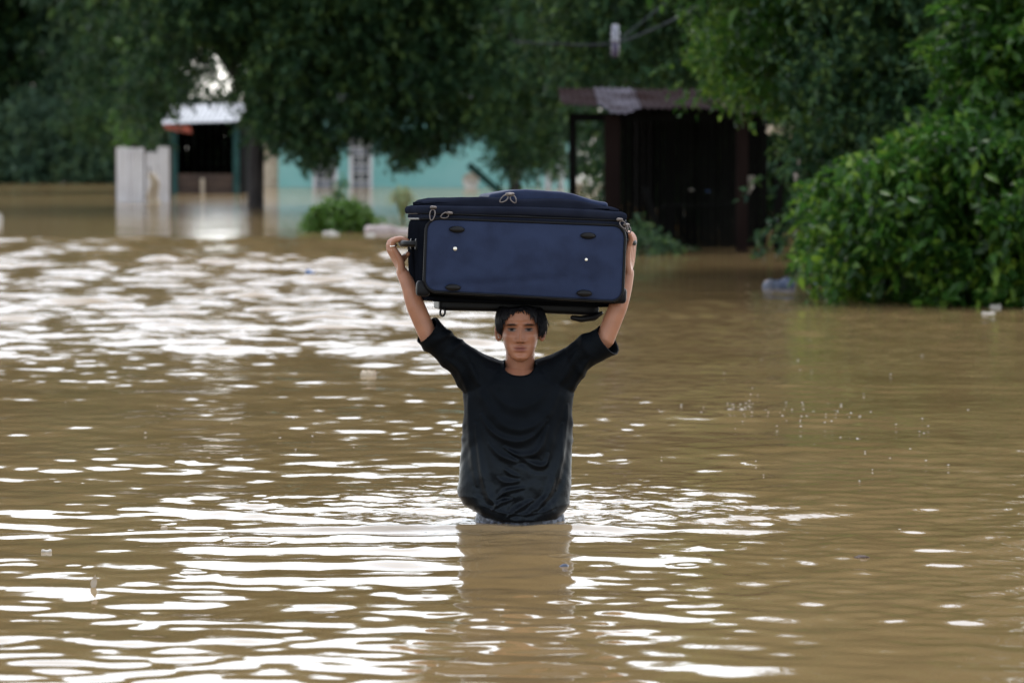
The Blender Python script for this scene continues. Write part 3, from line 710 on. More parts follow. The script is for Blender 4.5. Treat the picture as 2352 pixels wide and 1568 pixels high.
def rag(label, px, py, d, wd, ht, m, seed, name='hanging_rag', cat='cloth'):
    r = np.random.default_rng(seed); p = P(px, py, d); n, k = 8, 10; V = []; Fs = []
    for i in range(n + 1):
        for j in range(k + 1):
            u = i / n - .5; v = j / k; V.append((u * wd * (1 - .2 * v + .15 * math.sin(7 * v + seed)), .03 * math.sin(9 * u + 3 * v) + .02 * r.normal() * .3, -v * ht * (1 + .25 * math.sin(5 * u + seed * 2))))
    for i in range(n):
        for j in range(k): a = i * (k + 1) + j; Fs.append((a, a + 1, a + k + 2, a + k + 1))
    q = len(V); V += [(x, y + .012, z) for x, y, z in V]; Fs += [tuple(t + q for t in f)[::-1] for f in Fs]
    o = obj(name, MB().add(V, Fs), m); o.location = p; return tag(o, label, cat)
rag('small white rag hanging from a post in the dark shed', 1720, 404, shed_D + .3, .13, .2, M['pale_plastic'], 1)
rag('pale rag caught high on the right side of the shed', 1838, 360, shed_D - 1.5, .16, .26, M['pink_plastic'], 2)
rag('tan board-like rag under the eave at the right end of the shed roof', 1795, 288, shed_D - 1, .4, .13, M['tan_cloth'], 3)

def croton():
    r = np.random.default_rng(77); base = onwater(1462, 556); root = empty('croton_plant', base, 'orange and yellow leaved plant beside the red shed post', 'plant')
    n = 70; a = np.stack([r.normal(0, .16, n), r.normal(0, .14, n), r.uniform(.05, .52, n)], -1)
    quads_obj('foliage', sprays(a, r, .14, 7, .11, .35, .2), 4, M['leaf_orange'], root)
    for k in range(4): obj('stem', MB().add(*tube([(0, 0, -.88), (a[k, 0] * .5, a[k, 1] * .5, .1), tuple(a[k])], [.02, .015, .006], 6)), M['bark'], root)
croton()
bush('leafy_weed', 'loose green weed growing in front of the dark shed beside the croton', 1470, 1560, 585, interp([1470, 1500, 1560], [500, 520, 570]), .5, 16, 9, .08, .07, M['leaf_dark'], 79, cat='plant', stems=2, twig=.15, nleaf=7, stem_r=.01)

# shrub, grass clump and rubbish in the middle distance
bush('green_shrub', 'bright green shrub with one tall stem standing in the flood before the teal house', 716, 852, 532, interp([716, 735, 765, 800, 830, 852], [500, 475, 465, 462, 470, 505]), .35, 60, 14, .09, .085, M['leaf_lime'], 81, cat='shrub', twig=.16, nleaf=8, stem_r=.02)
bush('thin_shrub', 'thin leafy sapling rising behind the bright green shrub', 752, 812, 500, interp([752, 770, 782, 792, 812], [480, 440, 372, 430, 490]), .2, 22, 8, .05, .07, M['leaf_bright'], 82, cat='shrub', twig=.16, nleaf=7, stem_r=.015)
def grass_clump():
    r = np.random.default_rng(83); base = onwater(925, 516); root = empty('grass_clump', base, 'pale arching grass clump in the flood right of the green shrub', 'grass'); n = 150; blades = []
    px = base.y / F
    for i in range(n):
        a = r.uniform(0, 6.283); s = r.uniform(.3, 1); H = 108 * px * r.uniform(.7, 1.0); R = 52 * px * s
        wv = .02; side = Vector((-math.sin(a), math.cos(a), 0)); prev = None
        for k in range(7):
            t = k / 6; c = Vector((math.cos(a) * R * t, math.sin(a) * R * t, H * (1 - (1 - min(t * 1.5, 1)) ** 2) * (1 - .25 * s) - H * .8 * max(0, t - .45) ** 1.4 * s))
            cur = (c - side * wv * (1 - t * .85), c + side * wv * (1 - t * .85))
            if prev: blades += [prev[0], prev[1], cur[1], cur[0]]
            prev = cur
    quads_obj('blades', np.array([list(p) for p in blades]), 4, M['leaf_pale'], root)
grass_clump()

def lump(name, label, cat, px, py, wpx, hpx, m, seed, depth=.6, z0=.3, group=None):
    """floating rubbish: crumpled rounded body lying in the water"""
    p = onwater(px, py); s = p.y / F; r = np.random.default_rng(seed); ph = r.random(6) * 6
    W_, H_ = wpx * s, hpx * s
    def fn(V):
        V = V.copy(); k = 14 / max(W_, .05)
        V[:, 2] *= 1 + .22 * np.sin(k * V[:, 0] * .5 + ph[0]) ; V[:, 0] *= 1 + .12 * np.sin(k * V[:, 1] + ph[1]); V[:, 1] += .06 * W_ * np.sin(k * V[:, 0] + ph[2]); V[:, 2] += .10 * H_ * np.sin(k * .8 * V[:, 0] + k * .6 * V[:, 1] + ph[3]); return V
    mb = rbox(W_, W_ * depth, H_ * 1.2, min(W_, H_) * .42, 9, fn)
    o = obj(name, mb, m); o.location = (p.x, p.y, H_ * z0 * .6); o.rotation_euler = (r.normal() * .12, r.normal() * .12, r.normal() * .5)
    return tag(o, label, cat, group)
lump('plastic_sheet', 'crumpled pinkish white plastic sheet floating beside the grass clump', 'plastic sheet', 905, 535, 120, 16, M['pink_plastic'], 1)
lump('foam_piece', 'pale foam piece floating at the foot of the green shrub', 'foam', 760, 541, 36, 12, M['pale_plastic'], 2)
lump('foam_piece', 'small pale foam piece floating between green shrub and grass clump', 'foam', 850, 545, 26, 10, M['pale_plastic'], 3)
lump('foam_cup', 'cream foam lump floating behind the left raised arm', 'foam', 845, 862, 30, 13, M['tan_cloth'], 4, .9)
lump('plastic_bag', 'grey plastic bag floating at the left end of the bank shrub', 'bag', 1789, 661, 62, 24, M['grey_plastic'], 5)
lump('pale_wrapper', 'pale wrapper floating beside the grey plastic bag', 'wrapper', 1764, 657, 20, 16, M['pink_plastic'], 6)
lump('dark_can', 'dark blue floating rubbish in the bright ruffled water behind the trunk', 'rubbish', 712, 632, 22, 15, M['blue_plastic'], 7)
lump('white_tub', 'white tub standing in calm water at the far left', 'tub', -2, 518, 14, 30, M['pale_plastic'], 8)
lump('foam_bit', 'small white foam bit floating left in the near water', 'foam', 107, 1267, 22, 7, M['pale_plastic'], 9)
lump('foam_bit', 'tan crumb of debris floating near the left edge of the wake', 'debris', 377, 1213, 14, 8, M['tan_cloth'], 10)
lump('twig_clump', 'brown clump of debris floating right of the shirt reflection', 'debris', 1978, 1283, 34, 9, M['brown_wood'], 11)
lump('foam_bit', 'dark speck of debris in the reflection of the black shirt', 'debris', 1295, 1302, 22, 8, M['grey_plastic'], 12)
lump('white_wrapper', 'white wrapper caught under the bank shrub leaves', 'wrapper', 2287, 706, 24, 9, M['pale_plastic'], 13)
lump('white_foam', 'white foam slab floating under the bank shrub', 'foam', 2270, 722, 30, 6, M['pale_plastic'], 14)
q = onwater(1724, 656); bottle('plastic_bottle', 'blue plastic bottle floating flat beside the grey plastic bag', (q.x, q.y, .02), .36, .045, M['blue_plastic'], M['pale_plastic'], (0, math.pi / 2 + .05, .25))
q = onwater(1871, 681); bottle('plastic_bottle', 'bright blue bottle bobbing upright at the foot of the bank shrub', (q.x, q.y, .03), .22, .06, M['sky_plastic'], M['blue_plastic'], (.5, .2, 0))
q = onwater(1932, 680); bottle('plastic_bottle', 'dark blue bottle half hidden under the bank shrub', (q.x, q.y, .02), .26, .04, M['blue_plastic'], M['pale_plastic'], (0, math.pi / 2, .5))

# leaning plank and round basin by the teal wall
def plank_and_basin():
    d = 92.0; a = P(1076, 378, d); b = P(1160, 452, d); root = MB(); a, b = Vector(a), Vector(b); dr = (b - a).normalized(); up = dr.cross(Vector((0, 1, 0))) * .085; y = Vector((0, .03, 0))
    b = b + dr * .9
    V = [a - up - y, a + up - y, b + up - y, b - up - y, a - up + y, a + up + y, b + up + y, b - up + y]
    o = obj('leaning_plank', MB().add(V, [(0, 1, 2, 3), (7, 6, 5, 4), (0, 4, 5, 1), (1, 5, 6, 2), (2, 6, 7, 3), (3, 7, 4, 0)]), M['teal_post'], None, False)
    tag(o, 'dark plank leaning out of the water before the teal wall', 'plank')
    d = 119.5; c = P(1081, 416, d); V = []; Fs = []; n = 24; prof = [(0, .12), (.14, .12), (.2, .06), (.25, .0), (.265, 0), (.265, .012), (.25, .02), (.205, .085), (.14, .14), (0, .14)]
    for (rr, yy) in prof:
        for k in range(n): t = 2 * math.pi * k / n; V.append((max(rr, .001) * math.cos(t), yy, max(rr, .001) * math.sin(t)))
    for i in range(len(prof) - 1):
        for k in range(n): Fs.append((i * n + k, i * n + (k + 1) % n, (i + 1) * n + (k + 1) % n, (i + 1) * n + k))
    o = obj('basin', MB().add(V, Fs), M['pale_plastic']); o.location = c; tag(o, 'pale round basin hanging on a stake before the teal wall', 'basin')
    s = obj('stake', MB().add(*tube([(0, .17, -c.z - .86), (0, .17, .15)], .03, 8)), M['brown_wood'], o)
plank_and_basin()

# overhead cable with insulator above the shed
def cables():
    d = 46.0
    pts = [P(x, y, d + k * .5) for k, (x, y) in enumerate([(1180, 96), (1330, 104), (1412, 99), (1480, 76), (1560, 38), (1640, -14), (1900, -200)])]
    o = obj('overhead_cable', MB().add(*tube(*smooth_pts(pts, [.013] * len(pts), 6), 8)), M['cable'])
    tag(o, 'thick sagging grey cable strung above the rusty shed roof', 'cable')
    pts = [P(x, y, d + 1.5 + k * .5) for k, (x, y) in enumerate([(1412, 99), (1450, 70), (1500, 30), (1545, -12), (1700, -180)])]
    o = obj('overhead_cable', MB().add(*tube(*smooth_pts(pts, [.009] * len(pts), 6), 8)), M['cable'])
    tag(o, 'thin upper wire rising from the insulator above the shed', 'cable')
    c = P(1413, 100, d + .9); root = empty('insulator', c, 'white and purple insulator on the cable above the shed', 'insulator')
    obj('porcelain', MB().add(*tube([(0, 0, .01), (0, 0, .05), (.0, 0, .07), (0, 0, .13), (0, 0, .15), (0, 0, .21), (0, 0, .23)], [.045, .05, .035, .055, .035, .045, .02], 14)), M['porcelain'], root)
    obj('cap', MB().add(*tube([(0, 0, -.17), (0, 0, -.15), (0, 0, -.01), (0, 0, .012)], [.03, .045, .05, .04], 14)), M['purple_cap'], root)
cables()

# leaf standing in the near water, foam beads on the right
def near_bits():
    q = onwater(214, 1350); s = q.y / F; V = []; Fs = []; n = 8
    for i in range(n + 1):
        t = i / n; wv = 10 * s * math.sin(math.pi * min(t * 1.05, 1)) ** .8 * (1 - .3 * t); V += [(-wv + 4 * s * t, .01 * math.sin(3 * t), 34 * s * t), (wv * .7 + 4 * s * t, .012, 34 * s * t)]
    Fs = [(2 * i, 2 * i + 1, 2 * i + 3, 2 * i + 2) for i in range(n)]; m = len(V); V += [(x, y + .003, z) for x, y, z in V]; Fs += [tuple(k + m for k in f)[::-1] for f in Fs]
    o = obj('dry_leaf', MB().add(V, Fs), M['dry_leaf']); o.location = (q.x, q.y, -.005); tag(o, 'pale dry leaf standing upright in the near left water', 'leaf')
    r = np.random.default_rng(91); mb = MB()
    for (cx, cy, sx, sy, n) in [(1700, 938, 45, 7, 26), (1760, 945, 90, 12, 22), (1880, 955, 60, 10, 16), (1700, 1000, 200, 60, 16), (1950, 1040, 200, 60, 16), (1800, 860, 200, 40, 10), (600, 1000, 300, 60, 10), (2100, 870, 150, 50, 6)]:
        for k in range(n):
            p = onwater(cx + r.normal() * sx, cy + r.normal() * sy); rad = r.uniform(.003, .0065); V = []
            for j in range(3):
                ph = j / 3 * 1.4; V += [(p.x + rad * math.cos(ph) * math.cos(t), p.y + rad * math.cos(ph) * math.sin(t), rad * (.9 * math.sin(ph)) + .004) for t in np.linspace(0, 6.283, 8)[:-1]]
            Fs = [(j * 7 + i, j * 7 + (i + 1) % 7, (j + 1) * 7 + (i + 1) % 7, (j + 1) * 7 + i) for j in range(2) for i in range(7)] + [tuple(14 + i for i in range(7))]
            mb.add(V, Fs)
    o = obj('foam_beads', mb, M['pale_plastic']); tag(o, 'scatter of tiny foam beads and bubbles on the brown water', 'foam', kind='stuff')
near_bits()

# ------------------------------------------------------------------ the wading person
PR = onwater(1190, 1195); PR = Vector((PR.x, D0, 0.0))
person = empty('person', PR, 'person in black t-shirt wading waist deep, holding a suitcase overhead', 'person')
def L3(px, py, y=0.0):
    return P(px, py, D0 + y) - PR
HEADC = L3(1195, 755, 0.0); HEADC.y = 0.0

def head_mesh(mb):
    zt = [-.120, -.114, -.104, -.088, -.066, -.04, -.015, .01, .035, .06, .082, .098, .106]
    wt = [.010, .024, .037, .048, .058, .0645, .0685, .070, .0715, .069, .058, .038, .008]
    ft = [.050, .074, .083, .084, .085, .084, .081, .082, .088, .086, .072, .046, .012]
    bt = [-.02, -.010, .000, .018, .045, .072, .088, .096, .100, .096, .080, .052, .012]
    nz, na = 90, 120
    zz = np.interp(np.linspace(0, 1, nz), np.linspace(0, 1, 13), zt); V = np.zeros((nz, na, 3))
    ang = np.linspace(0, 2 * math.pi, na, endpoint=False)
    for i, z in enumerate(zz):
        wv, fv, bv = np.interp(z, zt, wt), np.interp(z, zt, ft), np.interp(z, zt, bt)
        c, s = np.cos(ang), np.sin(ang); e = 2 / 2.3
        x = wv * np.sign(c) * np.abs(c) ** e; yy = np.sign(s) * np.abs(s) ** e
        cy = (bv - fv) / 2; hy = (bv + fv) / 2
        V[i, :, 0] = x; V[i, :, 1] = cy + hy * yy; V[i, :, 2] = z
    X, Y, Z = V[..., 0], V[..., 1], V[..., 2]; front = smooth01(-Y, 0.0, 0.035)
    G = lambda cx, cz, sx, sz: np.exp(-((X - cx) / sx) ** 2 - ((Z - cz) / sz) ** 2)
    A = np.abs(X); GA = lambda cx, cz, sx, sz: np.exp(-((A - cx) / sx) ** 2 - ((Z - cz) / sz) ** 2)
    d = np.zeros_like(X)
    t = np.clip((.012 - Z) / .052, 0, 1)
    d += np.where((Z < .02) & (Z > -.060), 1, 0) * np.exp(-(X / (.0085 + .004 * t)) ** 2) * (.008 + .020 * t ** 1.2) * smooth01(Z, -.052, -.040) * (1 - smooth01(Z, .004, .02))
    d += .009 * GA(.014, -.041, .007, .007)
    d += -.015 * GA(.032, .001, .018, .011) + .010 * GA(.032, -.001, .0125, .0060)
    d += .006 * GA(.030, .020, .024, .006) + .008 * GA(.047, -.024, .016, .014)
    d += .006 * G(0, -.0625, .019, .005) + .0075 * G(0, -.0755, .017, .006) - .005 * G(0, -.0690, .022, .0022) - .004 * G(0, -.086, .02, .006) + .006 * G(0, -.103, .016, .011)
    d += -.004 * GA(.030, -.055, .008, .012)
    Y -= d * front; V[..., 1] = Y
    Fs = [(i * na + k, i * na + (k + 1) % na, (i + 1) * na + (k + 1) % na, (i + 1) * na + k) for i in range(nz - 1) for k in range(na)]
    Fs.append(tuple(range(na))[::-1]); Fs.append(tuple((nz - 1) * na + k for k in range(na)))
    mb.add((V.reshape(-1, 3) + np.array(HEADC)), Fs)
    for sg in (-1, 1):      # ears
        c = HEADC + Vector((sg * .076, .012, -.012))
        loop = [Vector((sg * (.004 + .010 * math.sin(t)), .004 + .012 * math.cos(t + .4), .030 * math.cos(t))) + c for t in np.linspace(0.2, 5.6, 14)]
        mb.add(*capsule(loop, [.0055] * 14, 8))
        mb.add(*capsule([c + Vector((-sg * .004, .006, .018)), c + Vector((-sg * .002, .006, 0)), c + Vector((-sg * .003, .005, -.018))], [.010, .0115, .009], 10))

RING = []
def build_body():
    hb = MB(); head_mesh(hb); mb = MB()
    nb = L3(1193, 868, .045); nt_ = HEADC + Vector((0, .030, -.075))
    for q_, g_ in ((hb, .0025), (mb, 0.0)): q_.add(*capsule(*smooth_pts([nt_ + Vector((0, .01, .03)), nt_ + Vector((0, .005, -.02)), nb, nb + Vector((0, .01, -.09))], [.054 + g_, .051 + g_, .055 + g_, .075 + g_], 4), 32))
    # chest, belly, hips
    for (px, py, hw, hd) in []: pass
    ax = Vector((0, 1, 0))
    mb.add(*tube(*smooth_pts([L3(1191, 846, .04), L3(1190, 880, .03), L3(1190, 960, .03), L3(1190, 1080, .03), L3(1190, 1190, .03), L3(1190, 1260, .03)], [.05, .120, .145, .14, .15, .13], 4), 28, squash=(ax, .62)))
    for sg, (kn, an) in ((-1, (-.10, -.11)), (1, (.10, .12))):
        mb.add(*capsule(*smooth_pts([Vector((sg * .075, .03, -.06)), Vector((kn, -.02 + .05 * sg, -.42)), Vector((an, .05 * sg, -.78))], [.085, .058, .042], 4), 16))
        mb.add(*capsule([Vector((an, .05 * sg + .03, -.81)), Vector((an + sg * .01, .05 * sg - .14, -.82))], [.04, .035], 12))
    # arms: shoulder, elbow, forearm, wrist, palm
    arms = {
        -1: dict(sh=L3(1100, 846, .03), el=L3(987, 777, -.075), mid=L3(955, 704, -.07), low=L3(938, 655, -.06), wr=L3(923, 624, -.04), pm=L3(912, 598, -.03), kn=L3(898, 574, -.025)),
        1: dict(sh=L3(1285, 846, .03), el=L3(1390, 778, -.075), mid=L3(1419, 706, -.065), low=L3(1434, 664, -.05), wr=L3(1443, 626, -.03), pm=L3(1447, 600, -.02), kn=L3(1451, 567, -.015))}
    yv = Vector((0, 1, 0))
    for sg, a in arms.items():
        mb.add(*capsule(*smooth_pts([a['sh'] + Vector((-sg * .05, 0, -.02)), a['sh'], a['sh'].lerp(a['el'], .5), a['el']], [.045, .043, .040, .036], 4), 18))
        mb.add(*capsule(*smooth_pts([a['el'], a['mid'], a['low'], a['wr']], [.035, .0345, .0275, .0215], 4), 18))
        # palm: a fan of metacarpals from the wrist to each knuckle
        for dy in (-.030, -.010, .011, .031):
            mb.add(*capsule(*smooth_pts([a['low'].lerp(a['wr'], .6) + yv * dy * .25, a['wr'] + yv * dy * .45, a['pm'] + yv * dy * .8 + Vector((sg * dy * .28 - sg * .004, 0, 0)), a['kn'] + yv * dy + Vector((sg * dy * .32 - sg * .004, 0, 0))], [.014, .0145, .0145, .0125], 4), 10))
        for k, (dy, ln) in enumerate([(-.030, .78), (-.010, .95), (.011, 1.0), (.031, .93)]):
            k0 = a['kn'] + yv * dy; up = 1.0
            if sg < 0:
                pts = [k0, L3(898, 558, -.025) + yv * dy + Vector((-.002, 0, .004 * ln)), L3(912 + 6 * ln, 552 - 4.5 * ln, -.025) + yv * dy, L3(929 + 5 * ln, 552.5, -.025) + yv * dy, L3(935 + 3 * ln, 560, -.025) + yv * dy]
            else:
                pts = [k0, L3(1455, 551, -.015) + yv * dy, L3(1449, 539 - 2 * ln, -.015) + yv * dy, L3(1438, 535, -.015) + yv * dy, L3(1431, 541, -.015) + yv * dy]
            pts = [p + yv * (.003 * (k - 1.5) * i) + Vector((sg * dy * .32 - sg * .004, 0, -.05 * dy)) * (1 - i / 4) for i, p in enumerate(pts)]
            if sg < 0 and k == 0: RING.extend([pts[0].lerp(pts[1], .55), (pts[1] - pts[0]).normalized()])
            mb.add(*capsule(*smooth_pts(pts, [.0112, .0105, .0098, .009, .008], 3), 10))
        # thumb leaves the back side of the palm near its base and closes under the grip
        th = a['pm'] + Vector((-sg * .012, .026, -.004)); s_ = -sg
        tp = [th, th + Vector((s_ * .014, .004, .016)), th + Vector((s_ * .024, -.012, .026)), th + Vector((s_ * .028, -.034, .028))]
        mb.add(*capsule(*smooth_pts(tp, [.014, .012, .0105, .009], 3), 10))
    mh = remesh(hb, .0013, 1); mb_ = remesh(mb, .0026, 3)
    bm_ = bmesh.new(); bm_.from_mesh(mb_); bm_.from_mesh(mh); me = bpy.data.meshes.new('body'); bm_.to_mesh(me); bm_.free(); me.update()
    V = getv(me); hd_ = np.abs(V[:, 0] - HEADC.x) < .13; V[hd_, 2] = np.minimum(V[hd_, 2], HEADC.z + .076); setv(me, V)
    h = V - np.array(HEADC); X, Y, Z = h[:, 0], h[:, 1], h[:, 2]; A = np.abs(X)
    rg = np.random.default_rng(1)
    skin = np.array([.30, .135, .080]); C_ = np.tile(skin, (len(V), 1))
    mott = .92 + .16 * vnoise(V[:, 0] * 1.0 + 5, V[:, 2] + .6 * V[:, 1] + 9, 40, 3); C_ *= mott[:, None]
    face = (Y < -.02) & (Z > -.13) & (Z < .12) & (A < .09)
    def paint(mask, col, k): 
        k = (np.clip(mask, 0, 1) * k)[:, None] * face[:, None]
        C_[:] = C_ * (1 - k) + np.array(col) * k
    ga = lambda cx, cz, sx, sz: np.exp(-((A - cx) / sx) ** 2 - ((Z - cz) / sz) ** 2)
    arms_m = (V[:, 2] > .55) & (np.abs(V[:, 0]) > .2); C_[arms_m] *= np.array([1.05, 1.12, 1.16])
    paint(np.exp(-(X / .021) ** 4 - ((Z + .0695) / .0105) ** 4), (.18, .062, .055), .8)
    paint(np.exp(-(X / .023) ** 4 - ((Z + .0692) / .0016) ** 2), (.07, .025, .022), .8)
    br = np.exp(-((A - .033) / .020) ** 4 - ((Z - (.0195 - .12 * np.abs(A - .028))) / .0046) ** 4); paint(br, (.008, .005, .004), .95)
    paint(ga(.032, .000, .020, .010), (.10, .047, .032), .6)
    paint(np.exp(-((A - .0315) / .0135) ** 6 - ((Z + .001 + .10 * np.abs(A - .0315) ** 1.0 * .3) / .0036) ** 6), (.10, .085, .078), .8)
    paint(np.exp(-((A - .0315) / .0064) ** 6 - ((Z + .0006) / .0056) ** 6), (.006, .004, .003), 1.0)
    paint(np.exp(-((A - .0315) / .0160) ** 6 - ((Z - .0042) / .0024) ** 4), (.006, .004, .004), 1.0)
    paint(np.exp(-((A - .0315) / .0140) ** 6 - ((Z + .0052) / .0012) ** 2), (.05, .025, .018), .7)
    paint(ga(.0085, -.0475, .0045, .0028), (.05, .02, .016), .8)  # nostril shadows painted into the skin colour
    paint(np.exp(-(X / .016) ** 2 - ((Z + .057) / .004) ** 2), (.10, .055, .04), .35)
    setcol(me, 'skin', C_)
    m = bpy.data.materials.new('skin'); m.use_nodes = True; t = m.node_tree; b = t.nodes['Principled BSDF']
    at = t.nodes.new('ShaderNodeAttribute'); at.attribute_name = 'skin'; t.links.new(at.outputs['Color'], b.inputs['Base Color'])
    b.inputs['Roughness'].default_value = .38; b.inputs['Specular IOR Level'].default_value = .28; b.inputs['Subsurface Weight'].default_value = .12; b.inputs['Subsurface Radius'].default_value = (.01, .004, .002); b.inputs['Subsurface Scale'].default_value = .5
    nz = t.nodes.new('ShaderNodeTexNoise'); nz.inputs['Scale'].default_value = 180; tc = t.nodes.new('ShaderNodeTexCoord'); t.links.new(tc.outputs['Object'], nz.inputs['Vector'])
    bp = t.nodes.new('ShaderNodeBump'); bp.inputs['Distance'].default_value = .0006; t.links.new(nz.outputs['Fac'], bp.inputs['Height']); t.links.new(bp.outputs[0], b.inputs['Normal'])
    newobj('body', me, m, person)
    # ring on a finger of the hand at the left
    c, d_ = RING[0], RING[1]; e1 = d_.cross(Vector((0, 1, 0))).normalized(); e2 = d_.cross(e1)
    V_, F_ = tube([c + (e1 * math.cos(t) + e2 * math.sin(t)) * .0118 for t in np.linspace(0, 6.283, 19)], .0022, 6, cap=False)
    obj('ring', MB().add(V_, F_), mat('ring_metal', (.8, .78, .74), .2, metal=1.0), person)
build_body()

def build_hair():
    r = np.random.default_rng(5); mb = MB()
    # cap hugging the skull
    n, k = 48, 22; V = []
    def skull(az, el, off):
        """az 0 = face direction (-y); ellipsoid a little larger than the skull"""
        return Vector((math.sin(az) * math.cos(el) * (.074 + off), -math.cos(az) * math.cos(el) * (.094 + off) + .006, math.sin(el) * (.075 + off * .6) + .030))
    def hem(az):
        a = abs((az + math.pi) % (2 * math.pi) - math.pi)
        return float(np.interp(a, [0, .12, .45, .8, 1.1, 1.35, 1.7, 2.2, 3.15], [.66, .60, .42, .10, -.30, -.50, -.55, -.85, -1.0]))
    for i in range(k):
        for j in range(n):
            az = 2 * math.pi * j / n; el = hem(az) + (math.pi / 2 - hem(az)) * i / (k - 1)
            V.append(HEADC + skull(az, min(el, math.pi / 2 - .01), .004 + .006 * math.sin(math.pi * min(1, i / (k - 1) * 1.0)) + .001 * r.normal()))
    Fs = [(i * n + j, i * n + (j + 1) % n, (i + 1) * n + (j + 1) % n, (i + 1) * n + j) for i in range(k - 1) for j in range(n)]
    mb.add(V, Fs)
    for q in range(1500):       # locks that run from the crown to the hem
        az = r.uniform(-math.pi, math.pi); h = hem(az) + r.normal() * .12 - (.0 if abs(az) < .5 else .07); e0 = r.uniform(.5, 1.45); off = r.uniform(.006, .021)
        swirl = r.normal() * .30 + (.25 if az > 0 else -.25) * (abs(az) < .9); pts = []; m_ = 7
        flip = (.026 * r.random() if az > .8 and az < 2.2 else .008 * r.random() if az < -.9 else 0)
        for i in range(m_):
            t = i / (m_ - 1); el = e0 + (h - e0) * t; o_ = off * (1 - .2 * t) + flip * t ** 3
            pts.append(HEADC + skull(az + swirl * (t - .3) * .6, min(el, 1.5), o_))
        wv = r.uniform(.002, .0045); side = (pts[-1] - pts[0]).cross(pts[3] - HEADC)
        if side.length < 1e-6: continue
        side.normalize(); up = (pts[3] - HEADC).normalized() * wv * .5; V = []
        for i in range(m_):
            ww = wv * (1 - .8 * (i / (m_ - 1)) ** 3) * (.5 if i == 0 else 1); V += [pts[i] - side * ww, pts[i] + up, pts[i] + side * ww]
        Fs = []
        for i in range(m_ - 1):
            for j in range(2): Fs.append((3 * i + j, 3 * i + j + 1, 3 * i + j + 4, 3 * i + j + 3))
        mb.add(V, Fs)
    # the suitcase presses the crown flat
    lim = HEADC.z + .082
    mb.v = [(x, y, min(z, lim + .004 * math.sin(60 * x))) for x, y, z in mb.v]
    obj('hair', mb, mat('black_hair', (.010, .010, .012), .38, (.006, .006, .008), 60, spec=.12), person)
build_hair()

